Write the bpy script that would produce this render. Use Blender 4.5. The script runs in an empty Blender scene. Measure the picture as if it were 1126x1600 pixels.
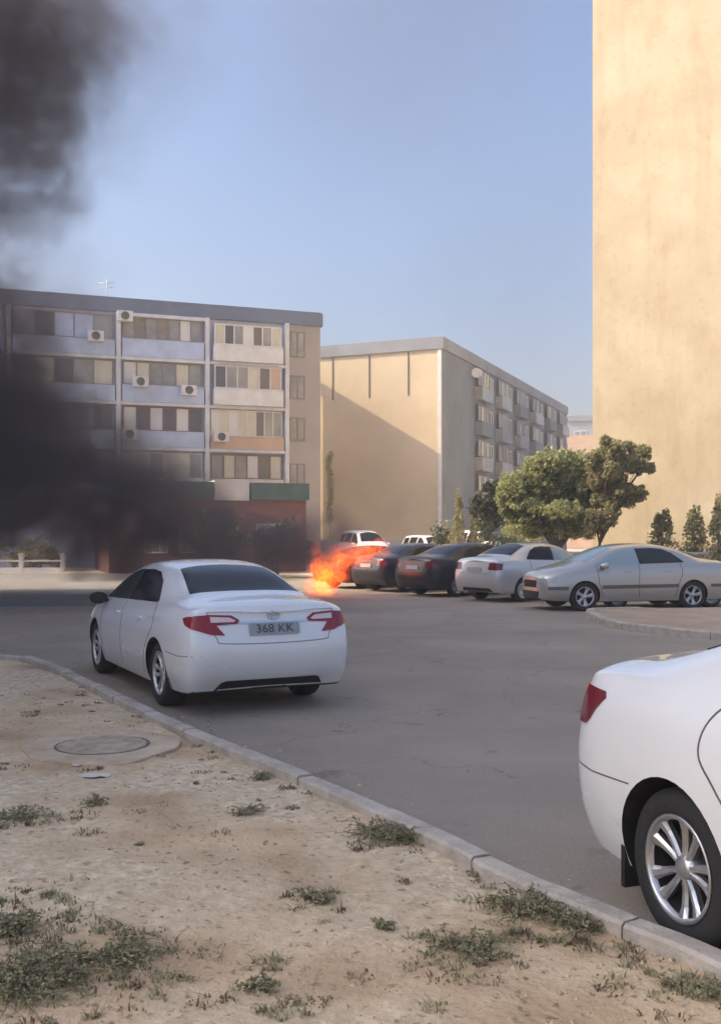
import bpy, bmesh, math, random
from mathutils import Vector, Matrix, noise
from mathutils.bvhtree import BVHTree
R = math.radians
random.seed(7)
S = bpy.context.scene
COL = S.collection

# ------------------------------------------------------------------ camera, sky, sun, exposure
F, HC, HOR, CX = 1600.0, 1.75, 836.0, 563.0            # focal length (px), eye height, horizon row, centre column
cam = bpy.data.cameras.new('camera'); co = bpy.data.objects.new('camera', cam); COL.objects.link(co)
cam.sensor_fit = 'HORIZONTAL'; cam.sensor_width = 36; cam.lens = F / 1126 * 36
cam.shift_y = (HOR - 800) / 1126
cam.clip_start = .05; cam.clip_end = 3000
co.location = (0, 0, HC); co.rotation_euler = (R(90), 0, 0)
S.camera = co

SUN_EL, SUN_AZ = 38.0, 181.0       # direction towards the sun: angle in the XY plane, from +X
wd = bpy.data.worlds.new('World'); S.world = wd; wd.use_nodes = True
wn = wd.node_tree; bg = wn.nodes['Background']
sky = wn.nodes.new('ShaderNodeTexSky'); sky.sky_type = 'NISHITA'; sky.sun_disc = False
sky.sun_elevation = R(SUN_EL); sky.sun_rotation = R(90 - SUN_AZ)
sky.air_density = 1.0; sky.dust_density = 6.5; sky.ozone_density = 4.6; sky.altitude = 50
wn.links.new(sky.outputs[0], bg.inputs[0]); bg.inputs[1].default_value = .14
sun = bpy.data.lights.new('sun', 'SUN'); so = bpy.data.objects.new('sun', sun); COL.objects.link(so)
sun.energy = 3.1; sun.angle = R(.5); sun.color = (1, .77, .46)
sd = Vector((math.cos(R(SUN_AZ)) * math.cos(R(SUN_EL)), math.sin(R(SUN_AZ)) * math.cos(R(SUN_EL)), math.sin(R(SUN_EL))))
so.rotation_euler = sd.to_track_quat('Z', 'Y').to_euler()
S.view_settings.view_transform = 'Standard'; S.view_settings.look = 'None'
S.view_settings.exposure = .93; S.view_settings.gamma = 1
S.render.engine = 'CYCLES'
S.cycles.use_denoising = True
S.cycles.max_bounces = 6; S.cycles.volume_bounces = 1; S.cycles.transparent_max_bounces = 12
S.cycles.volume_step_rate = 1.0; S.cycles.volume_max_steps = 160
S.cycles.use_adaptive_sampling = True

# ------------------------------------------------------------------ helpers
def at(px, py, Y):
    return Vector(((px - CX) / F * Y, Y, HC + (HOR - py) / F * Y))
def gnd(px, py, z=0.0):
    Y = (HC - z) * F / (py - HOR)
    return Vector(((px - CX) / F * Y, Y, z))

def tag(o, label=None, cat=None, group=None, kind=None):
    if label: o['label'] = label
    if cat: o['category'] = cat
    if group: o['group'] = group
    if kind: o['kind'] = kind
    return o
def empty(name, loc=(0, 0, 0), rz=0):
    o = bpy.data.objects.new(name, None); COL.objects.link(o)
    o.location = loc; o.rotation_euler = (0, 0, rz); o.empty_display_size = .2
    return o
def link(name, me, parent=None, loc=None):
    o = bpy.data.objects.new(name, me); COL.objects.link(o)
    if parent: o.parent = parent
    if loc is not None: o.location = loc
    return o
def copy_tree(o, parent=None):
    c = o.copy(); COL.objects.link(c)
    if parent: c.parent = parent
    for ch in list(o.children): copy_tree(ch, c)
    return c

class MB:
    """collects shapes, links them as one mesh"""
    def __init__(s): s.v = []; s.f = []; s.m = []; s.sm = []
    def add(s, vs, fs, mi=0, smooth=False):
        b = len(s.v); s.v += [tuple(v) for v in vs]
        for f in fs: s.f.append([b + i for i in f]); s.m.append(mi); s.sm.append(smooth)
    def box(s, a, b, mi=0, M=None):
        x0, y0, z0 = a; x1, y1, z1 = b
        vs = [Vector(p) for p in ((x0,y0,z0),(x1,y0,z0),(x1,y1,z0),(x0,y1,z0),(x0,y0,z1),(x1,y0,z1),(x1,y1,z1),(x0,y1,z1))]
        if M: vs = [M @ v for v in vs]
        s.add(vs, [(0,3,2,1),(4,5,6,7),(0,1,5,4),(1,2,6,5),(2,3,7,6),(3,0,4,7)], mi)
    def tube(s, pts, rad, n=8, mi=0, cap=True, smooth=True):
        pts = [Vector(p) for p in pts]; rings = []
        if not hasattr(rad, '__len__'): rad = [rad] * len(pts)
        for i, p in enumerate(pts):
            d = (pts[min(i+1, len(pts)-1)] - pts[max(i-1, 0)]).normalized()
            u = d.cross(Vector((0, 0, 1)))
            if u.length < .05: u = d.cross(Vector((0, 1, 0)))
            u.normalize(); w = d.cross(u)
            rings.append([p + (u * math.cos(2*math.pi*k/n) + w * math.sin(2*math.pi*k/n)) * rad[i] for k in range(n)])
        vs = [v for r in rings for v in r]; fs = []
        for i in range(len(pts)-1):
            for k in range(n):
                fs.append((i*n+k, i*n+(k+1) % n, (i+1)*n+(k+1) % n, (i+1)*n+k))
        if cap: fs += [tuple(range(n)), tuple(range((len(pts)-1)*n, len(pts)*n))]
        s.add(vs, fs, mi, smooth)
    def lathe(s, prof, n=32, mi=0, smooth=True, M=None):
        """profile (r, y) turned about the y axis"""
        vs = []; k = len(prof)
        for j in range(n):
            a = 2*math.pi*j/n
            for r, y in prof: vs.append(Vector((r*math.cos(a), y, r*math.sin(a))))
        if M: vs = [M @ v for v in vs]
        fs = [(j*k+i, j*k+i+1, ((j+1) % n)*k+i+1, ((j+1) % n)*k+i) for j in range(n) for i in range(k-1)]
        s.add(vs, fs, mi, smooth)
    def prism(s, poly, fn, d0, d1, mi=0):
        """poly in 2D, fn(a, b, d) -> 3D, extruded from d0 to d1"""
        n = len(poly)
        vs = [fn(a, b, d0) for a, b in poly] + [fn(a, b, d1) for a, b in poly]
        s.add(vs, [tuple(range(n)), tuple(range(2*n-1, n-1, -1))] + [(i, (i+1) % n, n+(i+1) % n, n+i) for i in range(n)], mi)
    def build(s, name, mats, parent=None, loc=None, fix=True):
        me = bpy.data.meshes.new(name); me.from_pydata(s.v, [], s.f)
        if not isinstance(mats, (list, tuple)): mats = [mats]
        for m in mats: me.materials.append(m)
        me.polygons.foreach_set('material_index', s.m); me.polygons.foreach_set('use_smooth', s.sm)
        me.update()
        if fix:
            bm = bmesh.new(); bm.from_mesh(me); bmesh.ops.recalc_face_normals(bm, faces=bm.faces); bm.to_mesh(me); bm.free()
        return link(name, me, parent, loc)

# ------------------------------------------------------------------ materials
def mat(name, col, rough=.7, metal=0, var=0, scale=3, bump=0, bscale=20, spec=.5, col2=None, coat=0, detail=6, lo=.35, hi=.65, stretch=None):
    m = bpy.data.materials.new(name); m.use_nodes = True; nt = m.node_tree; b = nt.nodes['Principled BSDF']
    b.inputs['Roughness'].default_value = rough; b.inputs['Metallic'].default_value = metal
    b.inputs['Specular IOR Level'].default_value = spec
    if coat: b.inputs['Coat Weight'].default_value = coat; b.inputs['Coat Roughness'].default_value = .04
    c = (*col, 1)
    tc = nt.nodes.new('ShaderNodeTexCoord'); src = tc.outputs['Object']
    if stretch:
        mp = nt.nodes.new('ShaderNodeMapping'); mp.inputs['Scale'].default_value = stretch
        nt.links.new(src, mp.inputs[0]); src = mp.outputs[0]
    if var or col2:
        n = nt.nodes.new('ShaderNodeTexNoise'); n.inputs['Scale'].default_value = scale; n.inputs['Detail'].default_value = detail
        n.inputs['Roughness'].default_value = .62
        nt.links.new(src, n.inputs['Vector'])
        r = nt.nodes.new('ShaderNodeValToRGB'); e = r.color_ramp.elements
        e[0].position = lo; e[1].position = hi
        e[0].color = c if col2 else tuple(x * (1 - var) for x in col) + (1,)
        e[1].color = (*col2, 1) if col2 else tuple(min(1, x * (1 + var)) for x in col) + (1,)
        nt.links.new(n.outputs[0], r.inputs[0]); nt.links.new(r.outputs[0], b.inputs['Base Color'])
    else: b.inputs['Base Color'].default_value = c
    if bump:
        n2 = nt.nodes.new('ShaderNodeTexNoise'); n2.inputs['Scale'].default_value = bscale; n2.inputs['Detail'].default_value = 8
        nt.links.new(src, n2.inputs['Vector'])
        bp = nt.nodes.new('ShaderNodeBump'); bp.inputs['Strength'].default_value = min(1, bump); bp.inputs['Distance'].default_value = .02
        nt.links.new(n2.outputs[0], bp.inputs['Height']); nt.links.new(bp.outputs[0], b.inputs['Normal'])
    return m

def paint(name, col, dust=(.42, .36, .29), amt=.35, rough=.28, metal=0.0):
    """car paint, duller and dustier towards the sills"""
    m = bpy.data.materials.new(name); m.use_nodes = True; nt = m.node_tree; b = nt.nodes['Principled BSDF']; L = nt.links.new
    tc = nt.nodes.new('ShaderNodeTexCoord'); sp = nt.nodes.new('ShaderNodeSeparateXYZ'); L(tc.outputs['Object'], sp.inputs[0])
    n = nt.nodes.new('ShaderNodeTexNoise'); n.inputs['Scale'].default_value = 2.2; n.inputs['Detail'].default_value = 2; L(tc.outputs['Object'], n.inputs['Vector'])
    mr = nt.nodes.new('ShaderNodeMapRange'); mr.inputs[1].default_value = .8; mr.inputs[2].default_value = .2; mr.inputs[3].default_value = .12; mr.inputs[4].default_value = 1
    L(sp.outputs[2], mr.inputs[0])
    mu = nt.nodes.new('ShaderNodeMath'); mu.operation = 'MULTIPLY'; L(mr.outputs[0], mu.inputs[0]); L(n.outputs[0], mu.inputs[1])
    m2 = nt.nodes.new('ShaderNodeMath'); m2.operation = 'MULTIPLY'; L(mu.outputs[0], m2.inputs[0]); m2.inputs[1].default_value = amt * 2; m2.use_clamp = True
    mx = nt.nodes.new('ShaderNodeMix'); mx.data_type = 'RGBA'; L(m2.outputs[0], mx.inputs[0])
    mx.inputs[6].default_value = (*col, 1); mx.inputs[7].default_value = (*dust, 1)
    L(mx.outputs[2], b.inputs['Base Color'])
    ra = nt.nodes.new('ShaderNodeMapRange'); ra.inputs[3].default_value = rough; ra.inputs[4].default_value = .75; L(m2.outputs[0], ra.inputs[0]); L(ra.outputs[0], b.inputs['Roughness'])
    b.inputs['Metallic'].default_value = metal
    b.inputs['Coat Weight'].default_value = 1.0 if max(col) > .2 else .25; b.inputs['Coat Roughness'].default_value = .05
    if max(col) < .2: b.inputs['Specular IOR Level'].default_value = .3
    return m

def leafmat(name, c1, c2, trans=.25):
    m = bpy.data.materials.new(name); m.use_nodes = True; nt = m.node_tree; b = nt.nodes['Principled BSDF']; L = nt.links.new
    g = nt.nodes.new('ShaderNodeNewGeometry'); r = nt.nodes.new('ShaderNodeValToRGB')
    r.color_ramp.elements[0].color = (*c1, 1); r.color_ramp.elements[1].color = (*c2, 1)
    L(g.outputs['Random Per Island'], r.inputs[0]); L(r.outputs[0], b.inputs['Base Color'])
    b.inputs['Roughness'].default_value = .6; b.inputs['Specular IOR Level'].default_value = .3
    t = nt.nodes.new('ShaderNodeBsdfTranslucent'); L(r.outputs[0], t.inputs[0])
    mx = nt.nodes.new('ShaderNodeMixShader'); mx.inputs[0].default_value = trans
    L(b.outputs[0], mx.inputs[1]); L(t.outputs[0], mx.inputs[2]); L(mx.outputs[0], nt.nodes['Material Output'].inputs[0])
    return m

M = {}
M['asphalt'] = mat('asphalt', (.30, .25, .20), .9, col2=(.415, .345, .27), scale=.35, bump=.6, bscale=90, lo=.32, hi=.66, detail=14)
M['dirt'] = mat('dirt', (.45, .31, .18), .95, col2=(.72, .52, .32), scale=1.1, bump=.9, bscale=26, detail=12, lo=.36, hi=.62)
M['sand'] = mat('sand', (.34, .25, .18), .95, col2=(.44, .33, .24), scale=1.5, bump=.6, bscale=30)
M['farground'] = mat('farground', (.50, .42, .32), .95, col2=(.62, .53, .42), scale=.2)
M['kerb'] = mat('kerb', (.36, .31, .26), .9, col2=(.56, .49, .42), scale=4, bump=.6, bscale=40)
M['pave'] = mat('pave', (.19, .18, .17), .9, col2=(.25, .24, .22), scale=.8, bump=.3, bscale=40)  # darker albedo stands in for shade on the far pavement
M['concrete'] = mat('concrete', (.44, .33, .22), .9, col2=(.64, .50, .35), scale=3, bump=.5, bscale=40)
M['plaster_gold'] = mat('plaster_gold', (.61, .50, .345), .9, col2=(.72, .62, .45), scale=.32, bump=.2, bscale=12, detail=12, lo=.38, hi=.62)
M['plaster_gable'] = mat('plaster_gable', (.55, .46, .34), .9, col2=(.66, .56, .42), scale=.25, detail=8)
M['slab_grey'] = mat('slab_grey', (.26, .28, .33), .9, var=.12, scale=.4)
M['seam_dark'] = mat('seam_dark', (.12, .11, .10), .9)
M['facade'] = mat('facade', (.50, .52, .62), .9, col2=(.60, .62, .72), scale=.3, detail=8)
M['facade_end'] = mat('facade_end', (.37, .33, .31), .9, col2=(.45, .40, .37), scale=.25, detail=8)
M['fascia'] = mat('fascia', (.15, .18, .26), .9, var=.12, scale=.5)
M['white_trim'] = mat('white_trim', (.66, .66, .70), .8, var=.1, scale=2)
M['blue_panel'] = mat('blue_panel', (.48, .56, .76), .8, var=.12, scale=1.2)
M['white_panel'] = mat('white_panel', (.72, .70, .70), .8, var=.1, scale=1.5)
M['peach_panel'] = mat('peach_panel', (.60, .42, .31), .8, var=.08, scale=1.2)
M['tan_frame'] = mat('tan_frame', (.25, .22, .20), .7, var=.15, scale=3)
M['brown_frame'] = mat('brown_frame', (.24, .12, .08), .7, var=.2, scale=3)
M['white_frame'] = mat('white_frame', (.72, .70, .68), .5)
M['curtain'] = mat('curtain', (.62, .58, .46), .7, var=.12, scale=3, stretch=(6, 6, .3))
M['pane_dark'] = mat('pane_dark', (.09, .08, .085), .12, spec=.7)
M['pane_mid'] = mat('pane_mid', (.23, .225, .22), .15, col2=(.38, .36, .34), scale=.9, spec=.6)
M['green_roof'] = mat('green_roof', (.05, .11, .105), .6, var=.2, scale=1.5)
M['red_wall'] = mat('red_wall', (.20, .085, .08), .85, var=.2, scale=1.2)
M['far_block'] = mat('far_block', (.34, .40, .44), .9, var=.08, scale=.2)
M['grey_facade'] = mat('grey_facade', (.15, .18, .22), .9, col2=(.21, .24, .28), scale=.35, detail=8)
M['bark'] = mat('bark', (.13, .10, .08), .9, var=.3, scale=8)
M['rubber'] = mat('rubber', (.018, .018, .02), .8, bump=.3, bscale=60)
M['black'] = mat('black_plastic', (.012, .012, .013), .6)
M['glass'] = mat('glass_dark', (.008, .010, .014), .12, spec=.2)
M['glass_green'] = mat('glass_green', (.03, .042, .04), .1, spec=.35)
M['glass_blue'] = mat('glass_blue', (.28, .37, .41), .12, spec=.8)
M['chrome'] = mat('chrome', (.6, .6, .62), .18, metal=1)
M['alloy'] = mat('alloy', (.55, .55, .56), .32, metal=.85, var=.12, scale=12)
M['lamp_red'] = mat('lamp_red', (.28, .004, .015), .15, spec=.5, coat=.25)
M['lamp_dark'] = mat('lamp_dark', (.16, .012, .022), .15, spec=.5, coat=.25)
M['lamp_clear'] = mat('lamp_clear', (.72, .58, .60), .12, spec=.8, coat=.8)
M['headlamp'] = mat('headlamp', (.42, .43, .44), .1, spec=.8, coat=.8)
M['plate'] = mat('plate', (.33, .34, .36), .5)
M['ink'] = mat('ink', (.07, .07, .08), .6)
M['white_paint'] = paint('white_paint', (.82, .83, .84), amt=.22, rough=.2)
M['silver_paint'] = paint('silver_paint', (.50, .48, .45), amt=.25, metal=.5, rough=.3)
M['pale_paint'] = paint('pale_paint', (.60, .60, .60), amt=.22, metal=.25)
M['black_paint'] = paint('black_paint', (.012, .015, .022), amt=.07, dust=(.10, .10, .10))
M['dark_paint'] = paint('dark_paint', (.022, .028, .042), amt=.09, dust=(.12, .12, .12))
M['burnt'] = mat('burnt', (.02, .018, .017), .9, col2=(.10, .07, .05), scale=4, bump=.5, bscale=12)
M['leaf_green'] = leafmat('leaf_green', (.24, .27, .12), (.52, .53, .27), .45)
M['leaf_olive'] = leafmat('leaf_olive', (.28, .27, .15), (.52, .48, .28), .5)
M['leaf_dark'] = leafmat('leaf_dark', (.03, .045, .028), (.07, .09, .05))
M['leaf_pale'] = leafmat('leaf_pale', (.22, .22, .11), (.36, .34, .18))
M['grass'] = leafmat('grass_blades', (.17, .17, .09), (.44, .40, .23), .25)
M['dry'] = leafmat('dry_grass', (.13, .09, .05), (.28, .21, .13), .1)
M['stone'] = mat('stone', (.50, .37, .24), .9, var=.4, scale=20)

def blotches():
    nt = M['plaster_gold'].node_tree; L = nt.links.new; bs = nt.nodes['Principled BSDF']; base = bs.inputs['Base Color'].links[0].from_socket
    tc = nt.nodes.new('ShaderNodeTexCoord')
    for sc_, lo, hi, col, st in ((1.6, .32, .46, (.93, .91, .88), (1, 1, .5)), (5, .30, .42, (.93, .91, .88), (1, 1, 1)), (.9, .36, .5, (.96, .94, .92), (3, 3, .25))):
        n = nt.nodes.new('ShaderNodeTexNoise'); n.inputs['Scale'].default_value = sc_; n.inputs['Detail'].default_value = 7
        mp = nt.nodes.new('ShaderNodeMapping'); mp.inputs['Scale'].default_value = st; L(tc.outputs['Object'], mp.inputs[0]); L(mp.outputs[0], n.inputs['Vector'])
        r = nt.nodes.new('ShaderNodeValToRGB'); r.color_ramp.elements[0].position = lo; r.color_ramp.elements[1].position = hi
        r.color_ramp.elements[0].color = (*col, 1); r.color_ramp.elements[1].color = (1, 1, 1, 1); L(n.outputs[0], r.inputs[0])
        m_ = nt.nodes.new('ShaderNodeMix'); m_.data_type = 'RGBA'; m_.blend_type = 'MULTIPLY'; m_.inputs[0].default_value = 1; L(base, m_.inputs[6]); L(r.outputs[0], m_.inputs[7]); base = m_.outputs[2]
    L(base, bs.inputs['Base Color'])
blotches()
# ------------------------------------------------------------------ ground, road, kerbs
def sheet(name, pts, z, m, kind='structure'):
    b = MB(); b.add([(x, y, z) for x, y in pts], [tuple(range(len(pts)))]); o = b.build(name, m); 
    for p in o.data.polygons:
        if p.normal.z < 0: p.flip()
    return tag(o, kind=kind)
sheet('ground', [(-900, -300), (900, -300), (900, 1500), (-900, 1500)], -.03, M['farground'])
sheet('road', [(-70, -3), (60, -3), (60, 44), (-70, 44)], 0, M['asphalt'])

def crom(P, n):
    out = []
    P = [Vector(p) for p in P]; Q = [2*P[0]-P[1]] + P + [2*P[-1]-P[-2]]
    for i in range(1, len(Q)-2):
        a, b, c, d = Q[i-1:i+3]
        for k in range(n):
            t = k/n
            out.append(.5*((2*b)+(c-a)*t+(2*a-5*b+4*c-d)*t*t+(3*b-a-3*c+d)*t*t*t))
    out.append(Q[-2]); return out

KT = .125
kpix = [(0, 1022), (60, 1031), (124, 1057), (205, 1097), (298, 1139), (428, 1191), (560, 1246), (690, 1306), (811, 1366), (960, 1424), (1126, 1491)]
kp = [(-24, 17.2, 0), (-13, 16.4, 0), (-8.0, 15.4, 0)] + [tuple(Vector((*gnd(x, y, KT).xy, 0))) for x, y in kpix] + [(1.8, 3.15, 0), (2.15, 2.3, 0), (2.4, 1.2, 0), (2.5, -1, 0), (2.5, -8, 0)]
kline = crom(kp, 14)
# resample evenly, kerb stones of about 1 m
def resample(P, step):
    out = [P[0].copy()]; acc = 0
    for a, b in zip(P, P[1:]):
        L = (b-a).length
        while acc + L >= step:
            t = (step-acc)/L; a = a.lerp(b, t); out.append(a.copy()); L = (b-a).length; acc = 0
        acc += L
    return out
KL = resample(kline, .1)
def knorm(i, P):
    d = (P[min(i+1, len(P)-1)] - P[max(i-1, 0)]).normalized()
    return Vector((-d.y, d.x, 0))      # points to the left of travel (towards the road, as the line runs from far left to near right)
def kerb(name, P, W, top, bot_road, bot_in, m, sgn=1, stone=10):
    b = MB(); k = 6; rnd = random.Random(5)
    for i0 in range(0, len(P)-1, stone):
        i1 = min(i0+stone, len(P)-1); dzs, dn, tilt = rnd.uniform(-.006, .006), rnd.uniform(-.006, .006), rnd.uniform(-.005, .005); secs = []
        for i in range(i0, i1+1):
            p = P[i].copy(); n = knorm(i, P)*sgn; d = (P[min(i+1, len(P)-1)]-P[max(i-1, 0)]).normalized()
            if i == i0: p += d*.006
            if i == i1: p -= d*.006
            j = dn + .004*noise.noise(p*9); t = top + dzs + tilt*(i-i0)/stone + .004*noise.noise(p*7); e = .010 if i in (i0, i1) else 0
            prof = [(-W/2+j+e*.3, bot_in), (-W/2+j+e*.3, t-.016-e*.4), (-W/2+.014+j+e*.3, t-e*.4), (W/2-.02+j, t-e*.4), (W/2+j, t-.02-e*.4), (W/2+.006+j, bot_road)]
            secs.append([p + n*a + Vector((0, 0, z)) for a, z in prof])
        vs = [v for s_ in secs for v in s_]; ns = len(secs)
        b.add(vs, [(i*k+a, i*k+a+1, (i+1)*k+a+1, (i+1)*k+a) for i in range(ns-1) for a in range(k-1)] + [tuple(range(k)), tuple(range((ns-1)*k+k-1, (ns-1)*k-1, -1))])
    return tag(b.build(name, m), kind='structure')
kerb('kerb', KL, .13, KT, -.02, -.02, M['kerb'])

b = MB(); vs = []
for i, p in enumerate(KL):
    n = knorm(i, KL); w_ = max(.01, .12 + .16*noise.noise(p*1.1) + .07*noise.noise(p*5)); vs += [p + n*.06 + Vector((0, 0, .005)), p + n*(.07+w_*.5) + Vector((0, 0, .005)), p + n*(.08+w_) + Vector((0, 0, .0035))]
b.add(vs, [(i*3+a, i*3+a+1, (i+1)*3+a+1, (i+1)*3+a) for i in range(len(KL)-1) for a in range(2)])
o = tag(b.build('sand_drift', mat('drift', (.33, .26, .19), .95, col2=(.44, .36, .27), scale=9, bump=.5, bscale=60), fix=False), kind='structure')
for p in o.data.polygons:
    if p.normal.z < 0: p.flip()
# foreground dirt: rows going inwards from the kerb
def dz(p):
    return .032*noise.noise(p*1.3) + .022*noise.noise(p*4.1+Vector((9, 3, 0))) + .012*noise.noise(p*11)
b = MB(); offs = []; t = .05
while t < 22: offs.append(t); t += .03 + t*.028
rows = []
KD = resample(kline, .07)
vs = []
for i, p in enumerate(KD):
    n = knorm(i, KD) * -1
    # inward direction blended towards a fixed one so rows never cross
    n = (n*.25 + Vector((-.72, -.68, 0))*.75).normalized()
    for tt in offs:
        q = p + n*tt
        lift = .055 + .03*math.exp(-tt*2.0)*noise.noise(q*2.5) + min(1, tt)*dz(q) + .02*min(1, tt/3)
        vs.append((q.x, q.y, lift))
k = len(offs)
b.add(vs, [(i*k+a, i*k+a+1, (i+1)*k+a+1, (i+1)*k+a) for i in range(len(KD)-1) for a in range(k-1)], 0, True)
def dirt_material():
    m = M['dirt']; nt = m.node_tree; L = nt.links.new; bs = nt.nodes['Principled BSDF']
    base = bs.inputs['Base Color'].links[0].from_socket
    tc = nt.nodes.new('ShaderNodeTexCoord')
    n = nt.nodes.new('ShaderNodeTexNoise'); n.inputs['Scale'].default_value = .55; n.inputs['Detail'].default_value = 5; L(tc.outputs['Object'], n.inputs['Vector'])
    r = nt.nodes.new('ShaderNodeValToRGB'); r.color_ramp.elements[0].position = .43; r.color_ramp.elements[1].position = .56
    L(n.outputs[0], r.inputs[0])
    mx = nt.nodes.new('ShaderNodeMix'); mx.data_type = 'RGBA'; L(r.outputs[0], mx.inputs[0]); L(base, mx.inputs[6]); 
    n3 = nt.nodes.new('ShaderNodeTexNoise'); n3.inputs['Scale'].default_value = 14; n3.inputs['Detail'].default_value = 8; L(tc.outputs['Object'], n3.inputs['Vector'])
    r3 = nt.nodes.new('ShaderNodeValToRGB'); r3.color_ramp.elements[0].position = .35; r3.color_ramp.elements[1].position = .7
    r3.color_ramp.elements[0].color = (.52, .40, .26, 1); r3.color_ramp.elements[1].color = (.80, .64, .44, 1)
    L(n3.outputs[0], r3.inputs[0]); L(r3.outputs[0], mx.inputs[7])
    # small dark specks of dry litter
    n4 = nt.nodes.new('ShaderNodeTexNoise'); n4.inputs['Scale'].default_value = 22; n4.inputs['Detail'].default_value = 4; L(tc.outputs['Object'], n4.inputs['Vector'])
    r4 = nt.nodes.new('ShaderNodeValToRGB'); r4.color_ramp.elements[0].position = .28; r4.color_ramp.elements[1].position = .40
    r4.color_ramp.elements[0].color = (.45, .42, .38, 1); r4.color_ramp.elements[1].color = (1, 1, 1, 1); L(n4.outputs[0], r4.inputs[0])
    mm = nt.nodes.new('ShaderNodeMix'); mm.data_type = 'RGBA'; mm.blend_type = 'MULTIPLY'; mm.inputs[0].default_value = 1
    L(mx.outputs[2], mm.inputs[6]); L(r4.outputs[0], mm.inputs[7]); L(mm.outputs[2], bs.inputs['Base Color'])
dirt_material()
dirt = b.build('dirt_ground', M['dirt'], fix=False)
for p in dirt.data.polygons:
    if p.normal.z < 0: p.flip()
dirt.data.update(); tag(dirt, kind='structure')
dbm = bmesh.new(); dbm.from_mesh(dirt.data); DIRT = BVHTree.FromBMesh(dbm); dbm.free()
def dirt_z(x, y):
    h = DIRT.ray_cast(Vector((x, y, 2)), Vector((0, 0, -1)))
    return h[0].z if h[0] else None

# worn, paler lane of dust and a few oil stains in the asphalt
def asphalt_material():
    nt = M['asphalt'].node_tree; L = nt.links.new; bs = nt.nodes['Principled BSDF']; base = bs.inputs['Base Color'].links[0].from_socket
    tc = nt.nodes.new('ShaderNodeTexCoord')
    def layer(scale, lo, hi, col, prev, blend='MULTIPLY', st=None):
        n = nt.nodes.new('ShaderNodeTexNoise'); n.inputs['Scale'].default_value = scale; n.inputs['Detail'].default_value = 6
        mp = nt.nodes.new('ShaderNodeMapping'); mp.inputs['Scale'].default_value = st or (1, 1, 1); L(tc.outputs['Object'], mp.inputs[0]); L(mp.outputs[0], n.inputs['Vector'])
        r = nt.nodes.new('ShaderNodeValToRGB'); r.color_ramp.elements[0].position = lo; r.color_ramp.elements[1].position = hi
        r.color_ramp.elements[0].color = (*col, 1); r.color_ramp.elements[1].color = (1, 1, 1, 1); L(n.outputs[0], r.inputs[0])
        m_ = nt.nodes.new('ShaderNodeMix'); m_.data_type = 'RGBA'; m_.blend_type = blend; m_.inputs[0].default_value = 1; L(prev, m_.inputs[6]); L(r.outputs[0], m_.inputs[7]); return m_.outputs[2]
    c = layer(2.6, .26, .36, (.62, .60, .58), base)
    c = layer(45, .30, .55, (.84, .84, .84), c)
    c = layer(.12, .35, .6, (.86, .86, .88), c, st=(1, 2.5, 1))
    v = nt.nodes.new('ShaderNodeTexVoronoi'); v.feature = 'DISTANCE_TO_EDGE'; v.inputs['Scale'].default_value = .33
    nn = nt.nodes.new('ShaderNodeTexNoise'); nn.inputs['Scale'].default_value = 1.3; nn.inputs['Detail'].default_value = 8; L(tc.outputs['Object'], nn.inputs['Vector'])
    va = nt.nodes.new('ShaderNodeVectorMath'); va.operation = 'MULTIPLY_ADD'; L(nn.outputs['Color'], va.inputs[0]); va.inputs[1].default_value = (1.6, 1.6, 0); L(tc.outputs['Object'], va.inputs[2]); L(va.outputs[0], v.inputs['Vector'])
    cr = nt.nodes.new('ShaderNodeValToRGB'); cr.color_ramp.elements[0].position = .0; cr.color_ramp.elements[1].position = .0035; cr.color_ramp.elements[0].color = (.62, .60, .58, 1); cr.color_ramp.elements[1].color = (1, 1, 1, 1)
    L(v.outputs['Distance'], cr.inputs[0]); mc_ = nt.nodes.new('ShaderNodeMix'); mc_.data_type = 'RGBA'; mc_.blend_type = 'MULTIPLY'; mc_.inputs[0].default_value = 1; L(c, mc_.inputs[6]); L(cr.outputs[0], mc_.inputs[7]); c = mc_.outputs[2]
    L(c, bs.inputs['Base Color'])
asphalt_material()
# raised sand island on the right
ip = [gnd(925, 951, .13), gnd(938, 962, .13), gnd(972, 972, .13), gnd(1030, 978, .13), gnd(1126, 987, .13)]
isl = crom([(6.3, 23.1, 0)] + [(v.x, v.y, 0) for v in ip] + [(9, 15.9, 0), (16, 12.5, 0)], 10)
isl = resample(isl, .2)
kerb('island_kerb', isl, .16, .13, -.02, -.02, M['kerb'], sgn=-1, stone=5)
b = MB(); n_ = len(isl); vs = []
for i, p in enumerate(isl):
    far = Vector((6.3 + (p - isl[0]).length * 1.25, 23.1, 0)) 
    for a in range(9): q = p.lerp(far, a/8); vs.append((q.x, q.y, .115 + .02*noise.noise(q*1.5)))
b.add(vs, [(i*9+a, i*9+a+1, (i+1)*9+a+1, (i+1)*9+a) for i in range(n_-1) for a in range(8)], 0, True)
o = tag(b.build('sand_island', M['sand'], fix=False), kind='structure')
for p in o.data.polygons:
    if p.normal.z < 0: p.flip()
# far pavement on the left behind the sedan
b = MB(); b.box((-60, 25.2, -.02), (-4.2, 43, .14)); tag(b.build('pavement', M['pave']), kind='structure')

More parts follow.
